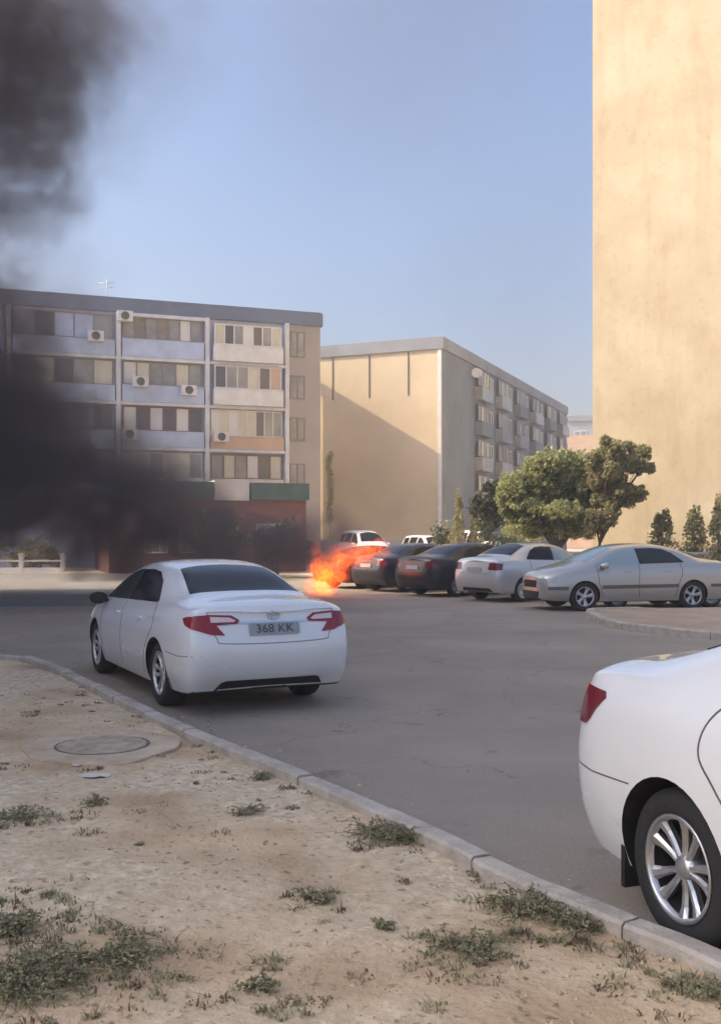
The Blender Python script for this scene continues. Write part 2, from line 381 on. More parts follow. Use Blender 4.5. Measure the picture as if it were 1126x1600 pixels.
# ------------------------------------------------------------------ weeds, gravel
def blades(b, cx, cy, r, n, h, zf=dirt_z, flat=.6, mi=0):
    for _ in range(n):
        a = random.random()*6.283; d = r*math.sqrt(random.random())
        x, y = cx + d*math.cos(a), cy + d*math.sin(a)*.8; z = zf(x, y)
        if z is None: continue
        hh = h*random.uniform(.4, 1.1)*(1-.5*d/r); la = random.random()*6.283; lean = random.uniform(.2, 1.3)*flat*hh*1.6
        w = random.uniform(.002, .0045); px_, py_ = math.sin(la)*w, -math.cos(la)*w
        tx, ty = x + math.cos(la)*lean, y + math.sin(la)*lean
        mx, my = x + math.cos(la)*lean*.4, y + math.sin(la)*lean*.4
        b.add([(x-px_, y-py_, z-.005), (x+px_, y+py_, z-.005), (mx+px_, my+py_, z+hh*.65), (mx-px_, my-py_, z+hh*.65), (tx, ty, z+hh)], [(0, 1, 2, 3), (3, 2, 4)], mi)
def weed(b, cx, cy, r, n, h):
    """sprawling stems from a few roots with small leaves along them"""
    roots = [(cx, cy)] + [(cx+random.uniform(-.45, .45)*r, cy+random.uniform(-.3, .3)*r) for _ in range(int(r*22))]
    ns = max(8, n//9)
    for k in range(ns):
        x, y = random.choice(roots); a = random.random()*6.283; L_ = r*random.uniform(.35, 1.0)*.8; up = h*random.uniform(.25, 1.0); z0 = dirt_z(x, y)
        if z0 is None: continue
        pts = []; 
        for t in (0, .25, .5, .75, 1):
            a += random.uniform(-.35, .35); q = (x+math.cos(a)*L_*t, y+math.sin(a)*L_*t); zz = dirt_z(*q)
            pts.append(Vector((q[0], q[1], (zz if zz is not None else z0) + up*math.sin(t*2.4)*.9 + .002)))
        b.tube(pts, [.0022, .002, .0018, .0014, .0008], 4, 1, cap=False)
        for p, q in zip(pts, pts[1:]):
            for _ in range(5):
                c = p.lerp(q, random.random()); d = Vector((random.gauss(0, 1), random.gauss(0, 1), random.gauss(.35, .5))).normalized()
                l_ = random.uniform(.008, .022); w_ = d.orthogonal().normalized()*l_*.28
                b.add([c, c+d*l_*.5+w_, c+d*l_, c+d*l_*.5-w_], [(0, 1, 2, 3)], 0)
clumps = [ # px, py, radius m, blades, height, label
 (385, 1268, .13, 170, .06, 'low grey-green weed tuft alone on bare dirt beyond the middle of the plot'),
 (612, 1305, .20, 420, .12, 'bushy dark weed clump against the kerb near the middle of the picture'),
 (500, 1405, .10, 150, .06, 'small weed tuft on the dirt between the middle kerb clump and the photo bottom'),
 (840, 1420, .22, 520, .10, 'widest green weed patch hugging the kerb near the close white car'),
 (730, 1490, .17, 300, .07, 'spreading low weed reaching left from the wide kerbside patch'),
 (900, 1440, .14, 260, .08, 'straggly weed at the kerb foot nearest the close car wheel'),
 (185, 1500, .20, 360, .07, 'grey-green weed mat beside the green bottom corner patch'),
 (15, 1455, .13, 360, .08, 'rounded dark green weed clump cut by the left picture edge'),
 (50, 1545, .28, 900, .09, 'large green weed patch filling the bottom left corner'),
 (410, 1540, .09, 120, .05, 'little upright weed near the bottom edge of the dirt'),
 (30, 1278, .14, 150, .05, 'thin dark weed line at the left edge below the manhole'),
 (150, 1258, .10, 110, .05, 'small dark sprig just below the manhole slab'),
 (140, 1160, .0, 0, .05, ''),
 (340, 1460, .05, 60, .04, ''),
 (1095, 1545, .12, 160, .08, 'weed growing at the kerb in the bottom right corner'),
 (745, 1362, .06, 80, .05, 'tiny weed sprig at the kerb between the two kerbside clumps'),
 (600, 1455, .06, 90, .05, 'tiny brownish weed right of the bottom middle tuft'),
 (290, 1510, .07, 80, .04, ''),
 (410, 1213, .10, 150, .05, 'dry dark weed in the kerb shadow below the sedan'),
]
for px, py, r, n, h, lb in clumps:
    if not lb: continue
    c = gnd(px, py, .07); b = MB()
    weed(b, c.x, c.y, r*1.35, int(n*1.5), h*.8)
    blades(b, c.x, c.y, r*.8, n//3, h*.6, mi=0)
    if b.f: tag(b.build('weed_clump', [M['grass'], M['dry']], fix=False), lb, 'weed', 'weed clumps on the foreground dirt')
b = MB()
for _ in range(260):
    if random.random() < .5:
        i = random.randrange(30, len(KL)-20); n = knorm(i, KL)*-1; p = KL[i] + n*(.09 + random.random()**2*.5)
    else: p = Vector((random.uniform(-4, 1.2), random.uniform(3.4, 11), 0))
    z = dirt_z(p.x, p.y)
    if z is None: continue
    blades(b, p.x, p.y, random.uniform(.02, .09), random.randint(8, 40), random.uniform(.015, .04), flat=1.1, mi=random.choice((0, 1, 1)))
for px, py, rr_, nn_ in ((60, 1520, .55, 60), (190, 1500, .35, 30), (860, 1425, .40, 46), (620, 1305, .28, 24), (985, 1460, .25, 18), (1060, 1540, .3, 22), (740, 1490, .3, 18), (500, 1405, .2, 10), (20, 1280, .3, 16), (420, 1540, .25, 12), (20, 1440, .3, 26)):
    c = gnd(px, py, .07)
    for _ in range(nn_):
        a = random.random()*6.283; d = rr_*math.sqrt(random.random()); blades(b, c.x+d*math.cos(a), c.y+d*math.sin(a), random.uniform(.03, .09), random.randint(10, 34), random.uniform(.018, .05), flat=1.2, mi=random.choice((0, 0, 1)))
tag(b.build('grass', [M['grass'], M['dry']], fix=False), 'sparse dry grass wisps scattered over the tan dirt', 'grass', kind='stuff')
b = MB()
for _ in range(4600):
    if random.random() < .68: y = 3.3 + 9*random.random()**1.8; x = random.uniform(-.36*y-.3, 1.4); z = dirt_z(x, y)
    else:
        i = random.randrange(30, len(KL)-60); q = KL[i] + knorm(i, KL)*(.09 + .5*random.random()**3); x, y, z = q.x, q.y, 0.0
    if z is None: continue
    s_ = (.0025 + .012*random.random()**3)*(1+.08*y)
    vs = [Vector((random.uniform(.7, 1.2)*s_*dx, random.uniform(.7, 1.2)*s_*dy, random.uniform(.5, .8)*s_*d_)) + Vector((x, y, z)) for dx, dy, d_ in ((1,0,0),(0,1,0),(-1,0,0),(0,-1,0),(0,0,1),(0,0,-.6))]
    b.add(vs, [(0,1,4),(1,2,4),(2,3,4),(3,0,4),(1,0,5),(2,1,5),(3,2,5),(0,3,5)])
tag(b.build('gravel', M['stone']), 'small pale stones scattered on the foreground dirt', 'gravel', kind='stuff')
# manhole in the dirt
mc = gnd(160, 1162, .09)
mh = empty('manhole', (mc.x, mc.y, (dirt_z(mc.x, mc.y) or .07)))
tag(mh, 'round manhole lid set in a worn concrete slab on the dirt by the kerb', 'manhole')
b = MB(); pr = []
for k in range(28):
    a = 2*math.pi*k/28; rr = .64*(1+.34*noise.noise(Vector((math.cos(a)*1.4, math.sin(a)*1.4, 3)))); pr.append((rr*math.cos(a), rr*math.sin(a)*.95))
b.prism(pr, lambda a, c, d: (a, c, d), -.08, .012)
b.build('collar', M['concrete'], mh)
b = MB(); b.lathe([(0, .024), (.33, .024), (.345, .02), (.35, .006)], 40, 0, True, Matrix.Rotation(R(90), 4, 'X') ); lid = b.build('lid', mat('iron_lid', (.42, .33, .24), .85, var=.25, scale=9, bump=.6, bscale=40), mh)
b = MB(); b.lathe([(.352, .0145), (.372, .0145), (.372, .01)], 40, 0, True, Matrix.Rotation(R(90), 4, 'X')); b.build('ring', M['seam_dark'], mh)
# bits of white litter by the manhole
for k, (px, py, lb) in enumerate([(120, 1196, 'small crumpled white scrap left of a larger one below the manhole'), (150, 1212, 'largest pale paper scrap on the dirt below the manhole'), (165, 1192, 'tiny white scrap touching the manhole slab edge')]):
    c = gnd(px, py, .07); z = dirt_z(c.x, c.y) or .07; b = MB(); w = (.035, .09, .03)[k]
    g = 5; vs = [(c.x + (i/(g-1)-.5)*w*2, c.y + (j/(g-1)-.5)*w*1.2, z + .012 + .018*noise.noise(Vector((i*.9, j*.9, k*7)))) for i in range(g) for j in range(g)]
    b.add(vs, [(i*g+j, i*g+j+1, (i+1)*g+j+1, (i+1)*g+j) for i in range(g-1) for j in range(g-1)])
    tag(b.build('paper_scrap', mat('paper', (.6, .57, .52), .9)), lb, 'litter', 'white litter by the manhole')

# ------------------------------------------------------------------ cars
def cage(L=4.8, W=1.82, H=1.475, body='sedan', up=0.0):
    """rings from tail to nose: each 9 points from bottom centre round to top centre"""
    sx, sy, sz = L/4.8, W/1.82, H/1.475
    rings = []
    def ring(x, pts, dx=(0,)*9):
        rings.append([Vector(((x+dx[i])*sx, pts[i][0]*sy, pts[i][1]*sz)) for i in range(9)])
    if body == 'suv':
        T = dict(tail=[(.66, 1.12), (.60, 1.5), (.40, 1.55), (0, 1.56)])
    tl = [(0, .27), (.75, .26), (.82, .36), (.845, .60), (.815, .86), (.77, .985), (.68, 1.035), (.38, 1.065), (0, 1.08)]
    ring(.09, tl, (.08, .09, .02, -.04, .02, .045, .06, .05, .04))
    ring(.20, [(0, .23), (.82, .215), (.885, .34), (.905, .60), (.895, .87), (.82, 1.02), (.71, 1.07), (.38, 1.10), (0, 1.115)])
    if body == 'sedan':
        ring(.50, [(0, .20), (.85, .20), (.905, .35), (.935, .62), (.905, .90), (.81, 1.04), (.70, 1.085), (.42, 1.115), (0, 1.13)])
        ring(.80, [(0, .19), (.85, .20), (.91, .34), (.94, .62), (.915, .92), (.83, 1.04), (.68, 1.12+up), (.46, 1.15+up), (0, 1.165+up)])
        ring(1.22, [(0, .18), (.85, .19), (.915, .33), (.945, .62), (.915, .92), (.835, 1.03), (.66, 1.27), (.50, 1.33), (0, 1.35)])
        ring(1.72, [(0, .18), (.85, .19), (.915, .33), (.945, .62), (.915, .91), (.84, 1.02), (.635, 1.40), (.48, 1.445), (0, 1.465)])
    else:
        ring(.25, [(0, .21), (.85, .22), (.905, .35), (.935, .62), (.905, .90), (.83, 1.04), (.69, 1.38), (.52, 1.42), (0, 1.43)], (0, 0, 0, 0, 0, 0, .0, .02, .0))
        ring(.55, [(0, .19), (.85, .20), (.91, .34), (.94, .62), (.915, .92), (.84, 1.04), (.66, 1.44), (.50, 1.47), (0, 1.485)])
        ring(1.22, [(0, .18), (.85, .19), (.915, .33), (.945, .62), (.915, .92), (.845, 1.03), (.66, 1.45), (.50, 1.485), (0, 1.50)])
        ring(1.72, [(0, .18), (.85, .19), (.915, .33), (.945, .62), (.915, .91), (.845, 1.02), (.655, 1.45), (.49, 1.49), (0, 1.505)])
    ring(2.35, [(0, .18), (.85, .19), (.915, .32), (.945, .62), (.91, .90), (.84, 1.005), (.64, 1.415), (.48, 1.475), (0, 1.495)])
    ring(2.95, [(0, .18), (.85, .19), (.915, .32), (.94, .62), (.905, .885), (.84, .99), (.64, 1.35), (.47, 1.41), (0, 1.43)])
    ring(3.45, [(0, .18), (.85, .19), (.91, .32), (.935, .62), (.90, .87), (.83, .975), (.69, 1.17), (.50, 1.22), (0, 1.245)])
    ring(3.82, [(0, .18), (.85, .19), (.905, .33), (.93, .61), (.89, .84), (.80, .945), (.70, 1.0), (.50, 1.035), (0, 1.055)])
    ring(4.25, [(0, .19), (.76, .20), (.89, .33), (.915, .58), (.86, .79), (.76, .89), (.65, .925), (.42, .955), (0, .97)])
    ring(4.60, [(0, .20), (.70, .21), (.82, .34), (.83, .56), (.76, .73), (.66, .80), (.56, .835), (.38, .86), (0, .875)])
    ring(4.76, [(0, .23), (.60, .24), (.68, .35), (.68, .54), (.62, .66), (.54, .73), (.47, .76), (.32, .78), (0, .80)])
    return rings

def body_mesh(rings, arch, mats, lvl=3):
    """mirror the cage, close both ends, subdivide, cut the wheel arches; returns the mesh"""
    me = bpy.data.meshes.new('body'); vs = []; fs = []; n = 16
    def full(r): return [r[i] for i in range(9)] + [Vector((r[i].x, -r[i].y, r[i].z)) for i in range(7, 0, -1)]
    inner = []
    for k, s_, ox in ((0, .80, -.05), (-1, .5, .05)):
        r = rings[k]; zc = sum(p.z for p in r)/9
        inner.append([Vector((p.x+ox, p.y*s_, zc+(p.z-zc)*(.86 if k == 0 else .72))) for p in r])
    core = [Vector((p.x-.012, p.y*.5, p.z)) for p in inner[0]]
    allr = [core, inner[0]] + rings + [inner[1]]
    for r in allr: vs += [tuple(v) for v in full(r)]
    nr = len(allr)
    for i in range(nr-1):
        for k in range(n): fs.append((i*n+k, i*n+(k+1) % n, (i+1)*n+(k+1) % n, (i+1)*n+k))
    for base in (0, (nr-1)*n):
        fs.append((base, base+1, base+15)); fs.append((base+8, base+7, base+9))
        for k in range(1, 7): fs.append((base+k, base+k+1, base+15-k, base+16-k))
    me.from_pydata(vs, [], fs); me.update()
    bm = bmesh.new(); bm.from_mesh(me); bmesh.ops.recalc_face_normals(bm, faces=bm.faces)
    cr = bm.edges.layers.float.new('crease_edge')
    for e in bm.edges:
        a, c = e.verts[0].index, e.verts[1].index
        ka, kc = a % n, c % n; ra, rc = a//n, c//n
        if ka == kc and ka in (1, 15): e[cr] = .7
        if ka == kc and ka in (5, 11) and 2 <= min(ra, rc) <= 10: e[cr] = .5
        if ka == kc and ka in (4, 12) and 3 <= min(ra, rc) <= 10: e[cr] = .25
        if ra == rc == 2 and ka in (5, 6, 7, 8, 9, 10, 11) and kc in (5, 6, 7, 8, 9, 10, 11): e[cr] = .45
    bm.to_mesh(me); bm.free()
    tmp = link('tmp', me); sub = tmp.modifiers.new('s', 'SUBSURF'); sub.levels = lvl; sub.render_levels = lvl
    cut = MB()
    for (ax, ar, yy) in arch:
        for sg in (-1, 1):
            mm = Matrix.Translation((ax, 0, .335)) 
            cut.lathe([(0, sg*.58), (ar, sg*.58), (ar, sg*1.2), (0, sg*1.2)], 40, 0, False, mm)
    c = cut.build('cut', mats[0]); bm = bmesh.new(); bm.from_mesh(c.data); bmesh.ops.remove_doubles(bm, verts=bm.verts, dist=1e-5); bmesh.ops.recalc_face_normals(bm, faces=bm.faces); bm.to_mesh(c.data); bm.free()
    bo = tmp.modifiers.new('b', 'BOOLEAN'); bo.operation = 'DIFFERENCE'; bo.object = c; bo.solver = 'EXACT'
    dg = bpy.context.evaluated_depsgraph_get(); dg.update()
    out = bpy.data.meshes.new_from_object(tmp.evaluated_get(dg))
    bpy.data.objects.remove(tmp); bpy.data.objects.remove(c)
    out.materials.clear()
    for m in mats: out.materials.append(m)
    for p in out.polygons:
        ce = p.center; mi = 0
        for ax, ar, yy in arch:
            if math.hypot(ce.x-ax, ce.z-.335) < ar+.006 and (abs(p.normal.y) < .5 or abs(ce.y) < .62): mi = 1
        if p.normal.z < -.7 and ce.z < .35: mi = 1
        p.material_index = mi; p.use_smooth = True
    out.set_sharp_from_angle(angle=R(32))
    return out

class Conform:
    def __init__(s, me):
        bm = bmesh.new(); bm.from_mesh(me); bmesh.ops.triangulate(bm, faces=bm.faces)
        s.t = BVHTree.FromBMesh(bm); bm.free()
    def hit(s, a, b, view):
        if view == 'left': o, d = Vector((a, 3, b)), Vector((0, -1, 0))
        elif view == 'right': o, d = Vector((a, -3, b)), Vector((0, 1, 0))
        elif view == 'rear': o, d = Vector((-3, a, b)), Vector((1, 0, 0))
        elif view == 'front': o, d = Vector((9, a, b)), Vector((-1, 0, 0))
        elif view == 'top': o, d = Vector((a, b, 4)), Vector((0, 0, -1))
        elif view[0] == 'dir':                                     # a: sideways, b: height, seen along a level direction
            d = Vector((view[1], view[2], 0)).normalized(); sd_ = Vector((d.y, -d.x, 0))
            o = Vector(view[3]) + sd_*a - d*4; o.z = b
        h = s.t.ray_cast(o, d)
        if h[0] is None:
            h = s.t.find_nearest(o + d*3); return h[0], h[1]
        n = h[1]
        if n.dot(d) > 0: n = -n
        return h[0], n
    def patch(s, name, poly, view, m, parent, off=.004, res=.05, skirt=True):
        bm = bmesh.new(); vs = [bm.verts.new((a, b, 0)) for a, b in poly]; bm.faces.new(vs)
        a0, a1 = min(p[0] for p in poly), max(p[0] for p in poly); b0, b1 = min(p[1] for p in poly), max(p[1] for p in poly)
        k = a0 + res
        while k < a1: bmesh.ops.bisect_plane(bm, geom=bm.verts[:]+bm.edges[:]+bm.faces[:], plane_co=(k, 0, 0), plane_no=(1, 0, 0)); k += res
        k = b0 + res
        while k < b1: bmesh.ops.bisect_plane(bm, geom=bm.verts[:]+bm.edges[:]+bm.faces[:], plane_co=(0, k, 0), plane_no=(0, 1, 0)); k += res
        bmesh.ops.triangulate(bm, faces=bm.faces)
        N = {}
        for v in bm.verts:
            p, n = s.hit(v.co.x, v.co.y, view); v.co = p + n*off; N[v] = n.copy()
        if skirt:
            be = [e for e in bm.edges if e.is_boundary]
            r = bmesh.ops.extrude_edge_only(bm, edges=be)
            old = {}
            for g in r['geom']:
                if isinstance(g, bmesh.types.BMVert):
                    p, n, i, dd = s.t.find_nearest(g.co)
                    if n.dot(g.co - p) < 0: n = -n
                    g.co = g.co - n*(off+.006)
        me = bpy.data.meshes.new(name); 
        bmesh.ops.recalc_face_normals(bm, faces=bm.faces)
        # outward check
        bm.to_mesh(me); bm.free(); me.materials.append(m)
        for p in me.polygons: p.use_smooth = True
        me.set_sharp_from_angle(angle=R(50))
        return link(name, me, parent)
def ribbon(pts, w):
    """thin closed polygon along a 2D polyline"""
    P = [Vector(p) for p in pts]; A = []; B = []
    if len(P) > 3: P = [v.xy for v in crom([(p.x, p.y, 0) for p in P], 4)]
    for i, p in enumerate(P):
        d = (P[min(i+1, len(P)-1)] - P[max(i-1, 0)]).normalized(); n = Vector((-d.y, d.x))*w/2
        A.append(tuple(p+n)); B.append(tuple(p-n))
    return A + B[::-1]

def rounded(x0, z0, x1, z1, r=.03, n=4):
    out = []
    for cx, cz, a0 in ((x1-r, z1-r, 0), (x0+r, z1-r, 90), (x0+r, z0+r, 180), (x1-r, z0+r, 270)):
        for k in range(n+1): a = R(a0+90*k/n); out.append((cx+r*math.cos(a), cz+r*math.sin(a)))
    return out

def wheel(parent, x, y, sg, rad=.335, rim=.235, spokes=10, m=None, style='alloy', wt=.215):
    """sg=+1: outer face towards +y"""
    w = empty('wheel', (x, y, rad)); w.parent = parent
    b = MB(); h = wt/2
    prof = [(rim-.01, -h*.8), (rim+.02, -h), (rad-.03, -h), (rad-.006, -h*.82), (rad, -h*.6), (rad, h*.6), (rad-.006, h*.82), (rad-.03, h), (rad-.055, h+.004), (rim+.02, h), (rim-.005, h*.86), (rim-.02, h*.3)]
    b.lathe([(r, yy*sg) for r, yy in prof], 48); b.build('tyre', M['rubber'], w)
    b = MB(); m = m or M['alloy']
    b.lathe([(rim+.004, sg*h*.93), (rim+.006, sg*h*.98), (rim-.006, sg*(h*1.0)), (rim-.016, sg*h*.93), (rim-.022, sg*h*.72)], 48); b.lathe([(rim-.022, sg*h*.72), (rim-.03, -sg*h*.3)], 48, 1)
    b.lathe([(rim-.03, -sg*h*.3), (0, -sg*h*.3)], 48, 1)
    if style == 'alloy':
        b.lathe([(0, sg*(h*.78)), (.03, sg*h*.78), (.05, sg*h*.70), (.065, sg*h*.5), (.07, 0)], 24)
        for k in range(spokes):
            a = 2*math.pi*(k+.5)/spokes + (.07 if k % 2 else -.07)*(10/spokes)
            ca, sa = math.cos(a), math.sin(a)
            def pt(r, t, yy): return (r*ca - t*sa, sg*yy, r*sa + t*ca)
            secs = []
            for r, wd_, y1 in ((.045, .015, h*.70), (.10, .018, h*.68), (.16, .022, h*.74), (rim-.012, .036, h*.88)):
                wd_ *= 10/spokes*.95
                secs.append([pt(r, -wd_, y1-.012), pt(r, -wd_*.45, y1), pt(r, wd_*.45, y1), pt(r, wd_, y1-.012), pt(r, wd_*.8, y1-.04), pt(r, -wd_*.8, y1-.04)])
            vs = [v for s_ in secs for v in s_]
            b.add(vs, [(i*6+j, i*6+(j+1) % 6, (i+1)*6+(j+1) % 6, (i+1)*6+j) for i in range(3) for j in range(6)])
    else:
        b.lathe([(0, sg*h*.6), (.06, sg*h*.62), (.08, sg*h*.8), (.15, sg*h*.74), (.2, sg*h*.55), (rim-.02, sg*h*.7)], 40)
    o = b.build('rim', [m, M['black']], w)
    return w

SPECS = {}
def build_car(name, label, loc, rz, P, L=4.8, W=1.82, H=1.475, bodytype='sedan', ax=(1.06, 3.835), paintm=None, group=None, cat='car', detail=1, glass=None, glassf=None, rad=.335, arch=.372, style='alloy', plate=True, tail='camry50', cutlvl=3, spokes=10, cladding=False, rimm=None, up=0.0):
    root = empty(name, loc, rz); tag(root, label, cat, group)
    paintm = paintm or M['white_paint']; g = glass or M['glass']; gf = glassf or g
    sx, sy, sz = L/4.8, W/1.82, H/1.475
    key = (up, L, W, H, bodytype, ax, arch, cutlvl, paintm.name)
    if key not in SPECS:
        me = body_mesh(cage(L, W, H, bodytype, up), [(ax[0], arch, 0), (ax[1], arch, 0)], [paintm, M['black']], cutlvl)
        SPECS[key] = (me, Conform(me))
    me, C = SPECS[key]
    link('body', me, root)
    A = lambda pts: [(a*sx, b_*sz) for a, b_ in pts]
    T = lambda pts: [(a*sx, b_*sy) for a, b_ in pts]
    Y = lambda pts: [(a*sy, b_*sz) for a, b_ in pts]
    for sd_ in ('left', 'right'):
        if bodytype == 'sedan':
            C.patch('window', A([(1.27, 1.06), (1.31, 1.045), (2.36, 1.02), (2.40, 1.355), (2.05, 1.365), (1.78, 1.345), (1.54, 1.26)]), sd_, g, root, off=.005)
            C.patch('window', A([(2.42, 1.018), (3.55, .985), (3.40, 1.075), (3.10, 1.22), (2.85, 1.305), (2.62, 1.345), (2.46, 1.355)]), sd_, gf, root, off=.005)
            C.patch('door_pillar', A([(2.355, 1.02), (2.425, 1.018), (2.465, 1.357), (2.395, 1.357)]), sd_, M['black'], root, off=.004)
        else:
            C.patch('window', A([(.42, 1.06), (1.18, 1.05), (1.18, 1.37), (.48, 1.35)]), sd_, g, root, off=.005)
            C.patch('window', A([(1.30, 1.05), (2.28, 1.03), (2.30, 1.385), (1.30, 1.38)]), sd_, g, root, off=.005)
            C.patch('window', A([(2.40, 1.03), (3.50, .985), (3.36, 1.08), (3.05, 1.24), (2.80, 1.33), (2.42, 1.385)]), sd_, gf, root, off=.005)
        if detail:
            w_ = .012 if detail > 1 else .014
            sm = M['seam_dark']
            if detail >= 2:
                # rear door cut: round the arch, up to the belt, then vertical pillar and sill
                C.patch('seam', A(ribbon([(1.30, 1.05), (1.215, .98), (1.17, .88), (1.18, .80), (1.27, .72), (1.40, .60), (1.50, .46), (1.55, .29)], w_*.8)), sd_, sm, root, off=.002, skirt=True)
            else:
                C.patch('seam', A(ribbon([(1.38, 1.03), (1.36, .80), (1.46, .56), (1.52, .29)], w_)), sd_, sm, root, off=.002)
            C.patch('seam', A(ribbon([(2.44, 1.0), (2.47, .60), (2.45, .29)], w_)), sd_, sm, root, off=.002)
            C.patch('seam', A(ribbon([(3.50, .96), (3.47, .60), (3.36, .29)], w_)), sd_, sm, root, off=.002)
            for hx in (1.62, 2.62):
                hh = C.patch('door_handle', A(rounded(hx, .845, hx+.20, .875, .012)), sd_, paintm, root, off=.028)
            if detail >= 2:
                C.patch('seam', A(ribbon([(.05, .60), (.35, .585), (.68, .60)], .007)), sd_, sm, root, off=.0015)
        if cladding:
            C.patch('side_strip', A([(.1, .50), (.62, .50), (.62, .57), (.1, .57)]), sd_, M['lamp_grey'], root, off=.012)
            C.patch('side_strip', A([(1.46, .50), (3.40, .48), (3.40, .56), (1.46, .575)]), sd_, M['lamp_grey'], root, off=.012)
            C.patch('side_strip', A([(4.22, .46), (4.66, .46), (4.66, .53), (4.22, .54)]), sd_, M['lamp_grey'], root, off=.012)
    C.patch('windscreen', T([(3.72, -.66), (3.80, 0), (3.72, .66), (3.02, .52), (2.90, 0), (3.02, -.52)]), 'top', gf, root, off=.004)
    if bodytype == 'sedan':
        C.patch('rear_window', T([(.83, -.62), (.80, -.3), (.79, 0), (.80, .3), (.83, .62), (1.52, .50), (1.575, .25), (1.59, 0), (1.575, -.25), (1.52, -.50)]), 'top', g, root, off=.004)
    else:
        C.patch('rear_window', Y([(-.60, 1.12), (.60, 1.12), (.54, 1.36), (-.54, 1.36)]), 'rear', g, root, off=.006)
    # tail lamps
    for sg in (-1, 1):
        sdn = 'left' if sg > 0 else 'right'
        dv = ('dir', 1, -sg, (.12*sx, .84*sg*sy, 0)); DG = lambda pts: [(sg*a*sy, b_*sz) for a, b_ in pts]
        if tail == 'camry50':
            # seen from behind: long lens inboard, deep red outer corner dropping to a point
            f = lambda pts: [(sg*a*sy, b_*sz) for a, b_ in pts]
            C.patch('tail_lamp', f([(.80, .975), (.66, .985), (.44, .975), (.365, .93), (.385, .895), (.60, .885), (.52, .79), (.66, .80), (.80, .845)]), 'rear', M['lamp_red'], root, off=.008)
            C.patch('tail_lamp_lens', f([(.655, .965), (.46, .955), (.405, .925), (.42, .912), (.655, .912)]), 'rear', M['lamp_clear'], root, off=.013)
            C.patch('tail_lamp', DG([(.10, .972), (-.08, .965), (-.15, .945), (-.10, .89), (.0, .85), (.10, .845)]), dv, M['lamp_red'], root, off=.0095, res=.03)
        elif tail == 'camry40':
            C.patch('tail_lamp', DG([(.12, .97), (-.21, .95), (-.235, .925), (-.17, .82), (-.14, .79), (.12, .785)]), dv, M['lamp_dark'], root, off=.0095, res=.03)
            f = lambda pts: [(sg*a*sy, b_*sz) for a, b_ in pts]
            C.patch('tail_lamp', f([(.80, .965), (.50, .965), (.46, .80), (.80, .785)]), 'rear', M['lamp_dark'], root, off=.007)
        else:
            f = lambda pts: [(sg*a*sy, b_*sz) for a, b_ in pts]
            C.patch('tail_lamp', f([(.80, .965), (.54, .97), (.52, .80), (.80, .79)]), 'rear', M['lamp_dark'], root, off=.007)
            C.patch('tail_lamp', DG([(.10, .965), (-.12, .95), (-.10, .80), (.10, .79)]), dv, M['lamp_dark'], root, off=.0095)
        f = lambda pts: [(sg*a*sy, b_*sz) for a, b_ in pts]
        C.patch('headlamp', f([(.72, .72), (.70, .62), (.40, .58), (.38, .66)]), 'front', M['headlamp'], root, off=.006)
        C.patch('headlamp', A([(4.42, .76), (4.66, .70), (4.68, .60), (4.50, .62)]), sdn, M['headlamp'], root, off=.006)
        # mirror
        b = MB(); mx_, my_, mz_ = 3.36*sx, sg*.98*sy, .985*sz
        ring = []
        for (dx, s_) in ((-.05, .75), (-.045, 1), (.02, .95), (.08, .55), (.10, .2)):
            ring.append([(mx_+dx, my_+sg*.11*s_*math.cos(a), mz_+.075*s_*math.sin(a)) for a in [2*math.pi*k/12 for k in range(12)]])
        vs = [v_ for r_ in ring for v_ in r_]
        b.add(vs, [(i*12+k, i*12+(k+1) % 12, (i+1)*12+(k+1) % 12, (i+1)*12+k) for i in range(4) for k in range(12)] + [tuple(range(12)), tuple(range(48, 60))], 0, True)
        b.box((mx_-.01, min(my_, my_-sg*.14), mz_-.05), (mx_+.05, max(my_, my_-sg*.14), mz_-.02), 1)
        b.build('mirror', [M['black'] if tail == 'camry50' else paintm, M['black']], root)
    # rear valance, grille, plates
    C.patch('rear_valance', Y([(-.60, .235), (.60, .235), (.53, .33), (.48, .345), (-.48, .345), (-.53, .33)]), 'rear', M['black'], root, off=.005)
    C.patch('grille', Y([(-.36, .50), (.36, .50), (.40, .66), (-.40, .66)]), 'front', M['black'], root, off=.006)
    C.patch('lower_grille', Y([(-.45, .27), (.45, .27), (.50, .42), (-.50, .42)]), 'front', M['black'], root, off=.006)
    if detail and bodytype == 'sedan':
        C.patch('seam', Y(ribbon([(-.68, 1.01), (-.655, .86), (-.60, .76), (-.54, .715), (0, .70), (.54, .715), (.60, .76), (.655, .86), (.68, 1.01)], .009)), 'rear', M['seam_grey'], root, off=.002)
    if plate:
        pz = .835 if tail == 'camry50' else .80
        p, n = C.hit(0, pz*sz, 'rear')
        pl = empty('number_plate', tuple(p + n*.018)); pl.parent = root
        pl.rotation_euler = (0, math.asin(max(-.5, min(.5, n.z))), 0)
        b = MB(); b.prism(rounded(-.26, -.056, .26, .056, .012), lambda a, c, d: (d, a, c), 0, .014); b.build('plate', M['plate'], pl)
        if detail >= 2 or tail == 'camry50':
            cu = bpy.data.curves.new('plate_text', 'FONT'); cu.body = '368 KK'; cu.size = .115; cu.align_x = 'CENTER'; cu.align_y = 'CENTER'; cu.extrude = .001
            to = bpy.data.objects.new('t', cu); COL.objects.link(to); dg = bpy.context.evaluated_depsgraph_get(); dg.update()
            tm = bpy.data.meshes.new_from_object(to.evaluated_get(dg)); bpy.data.objects.remove(to)
            tm.materials.clear(); tm.materials.append(M['ink'])
            t_ = link('plate_number', tm, pl); t_.rotation_euler = (R(90), 0, R(-90)); t_.location = (-.0035, 0, 0); t_.scale = (1.12, 1, 1)
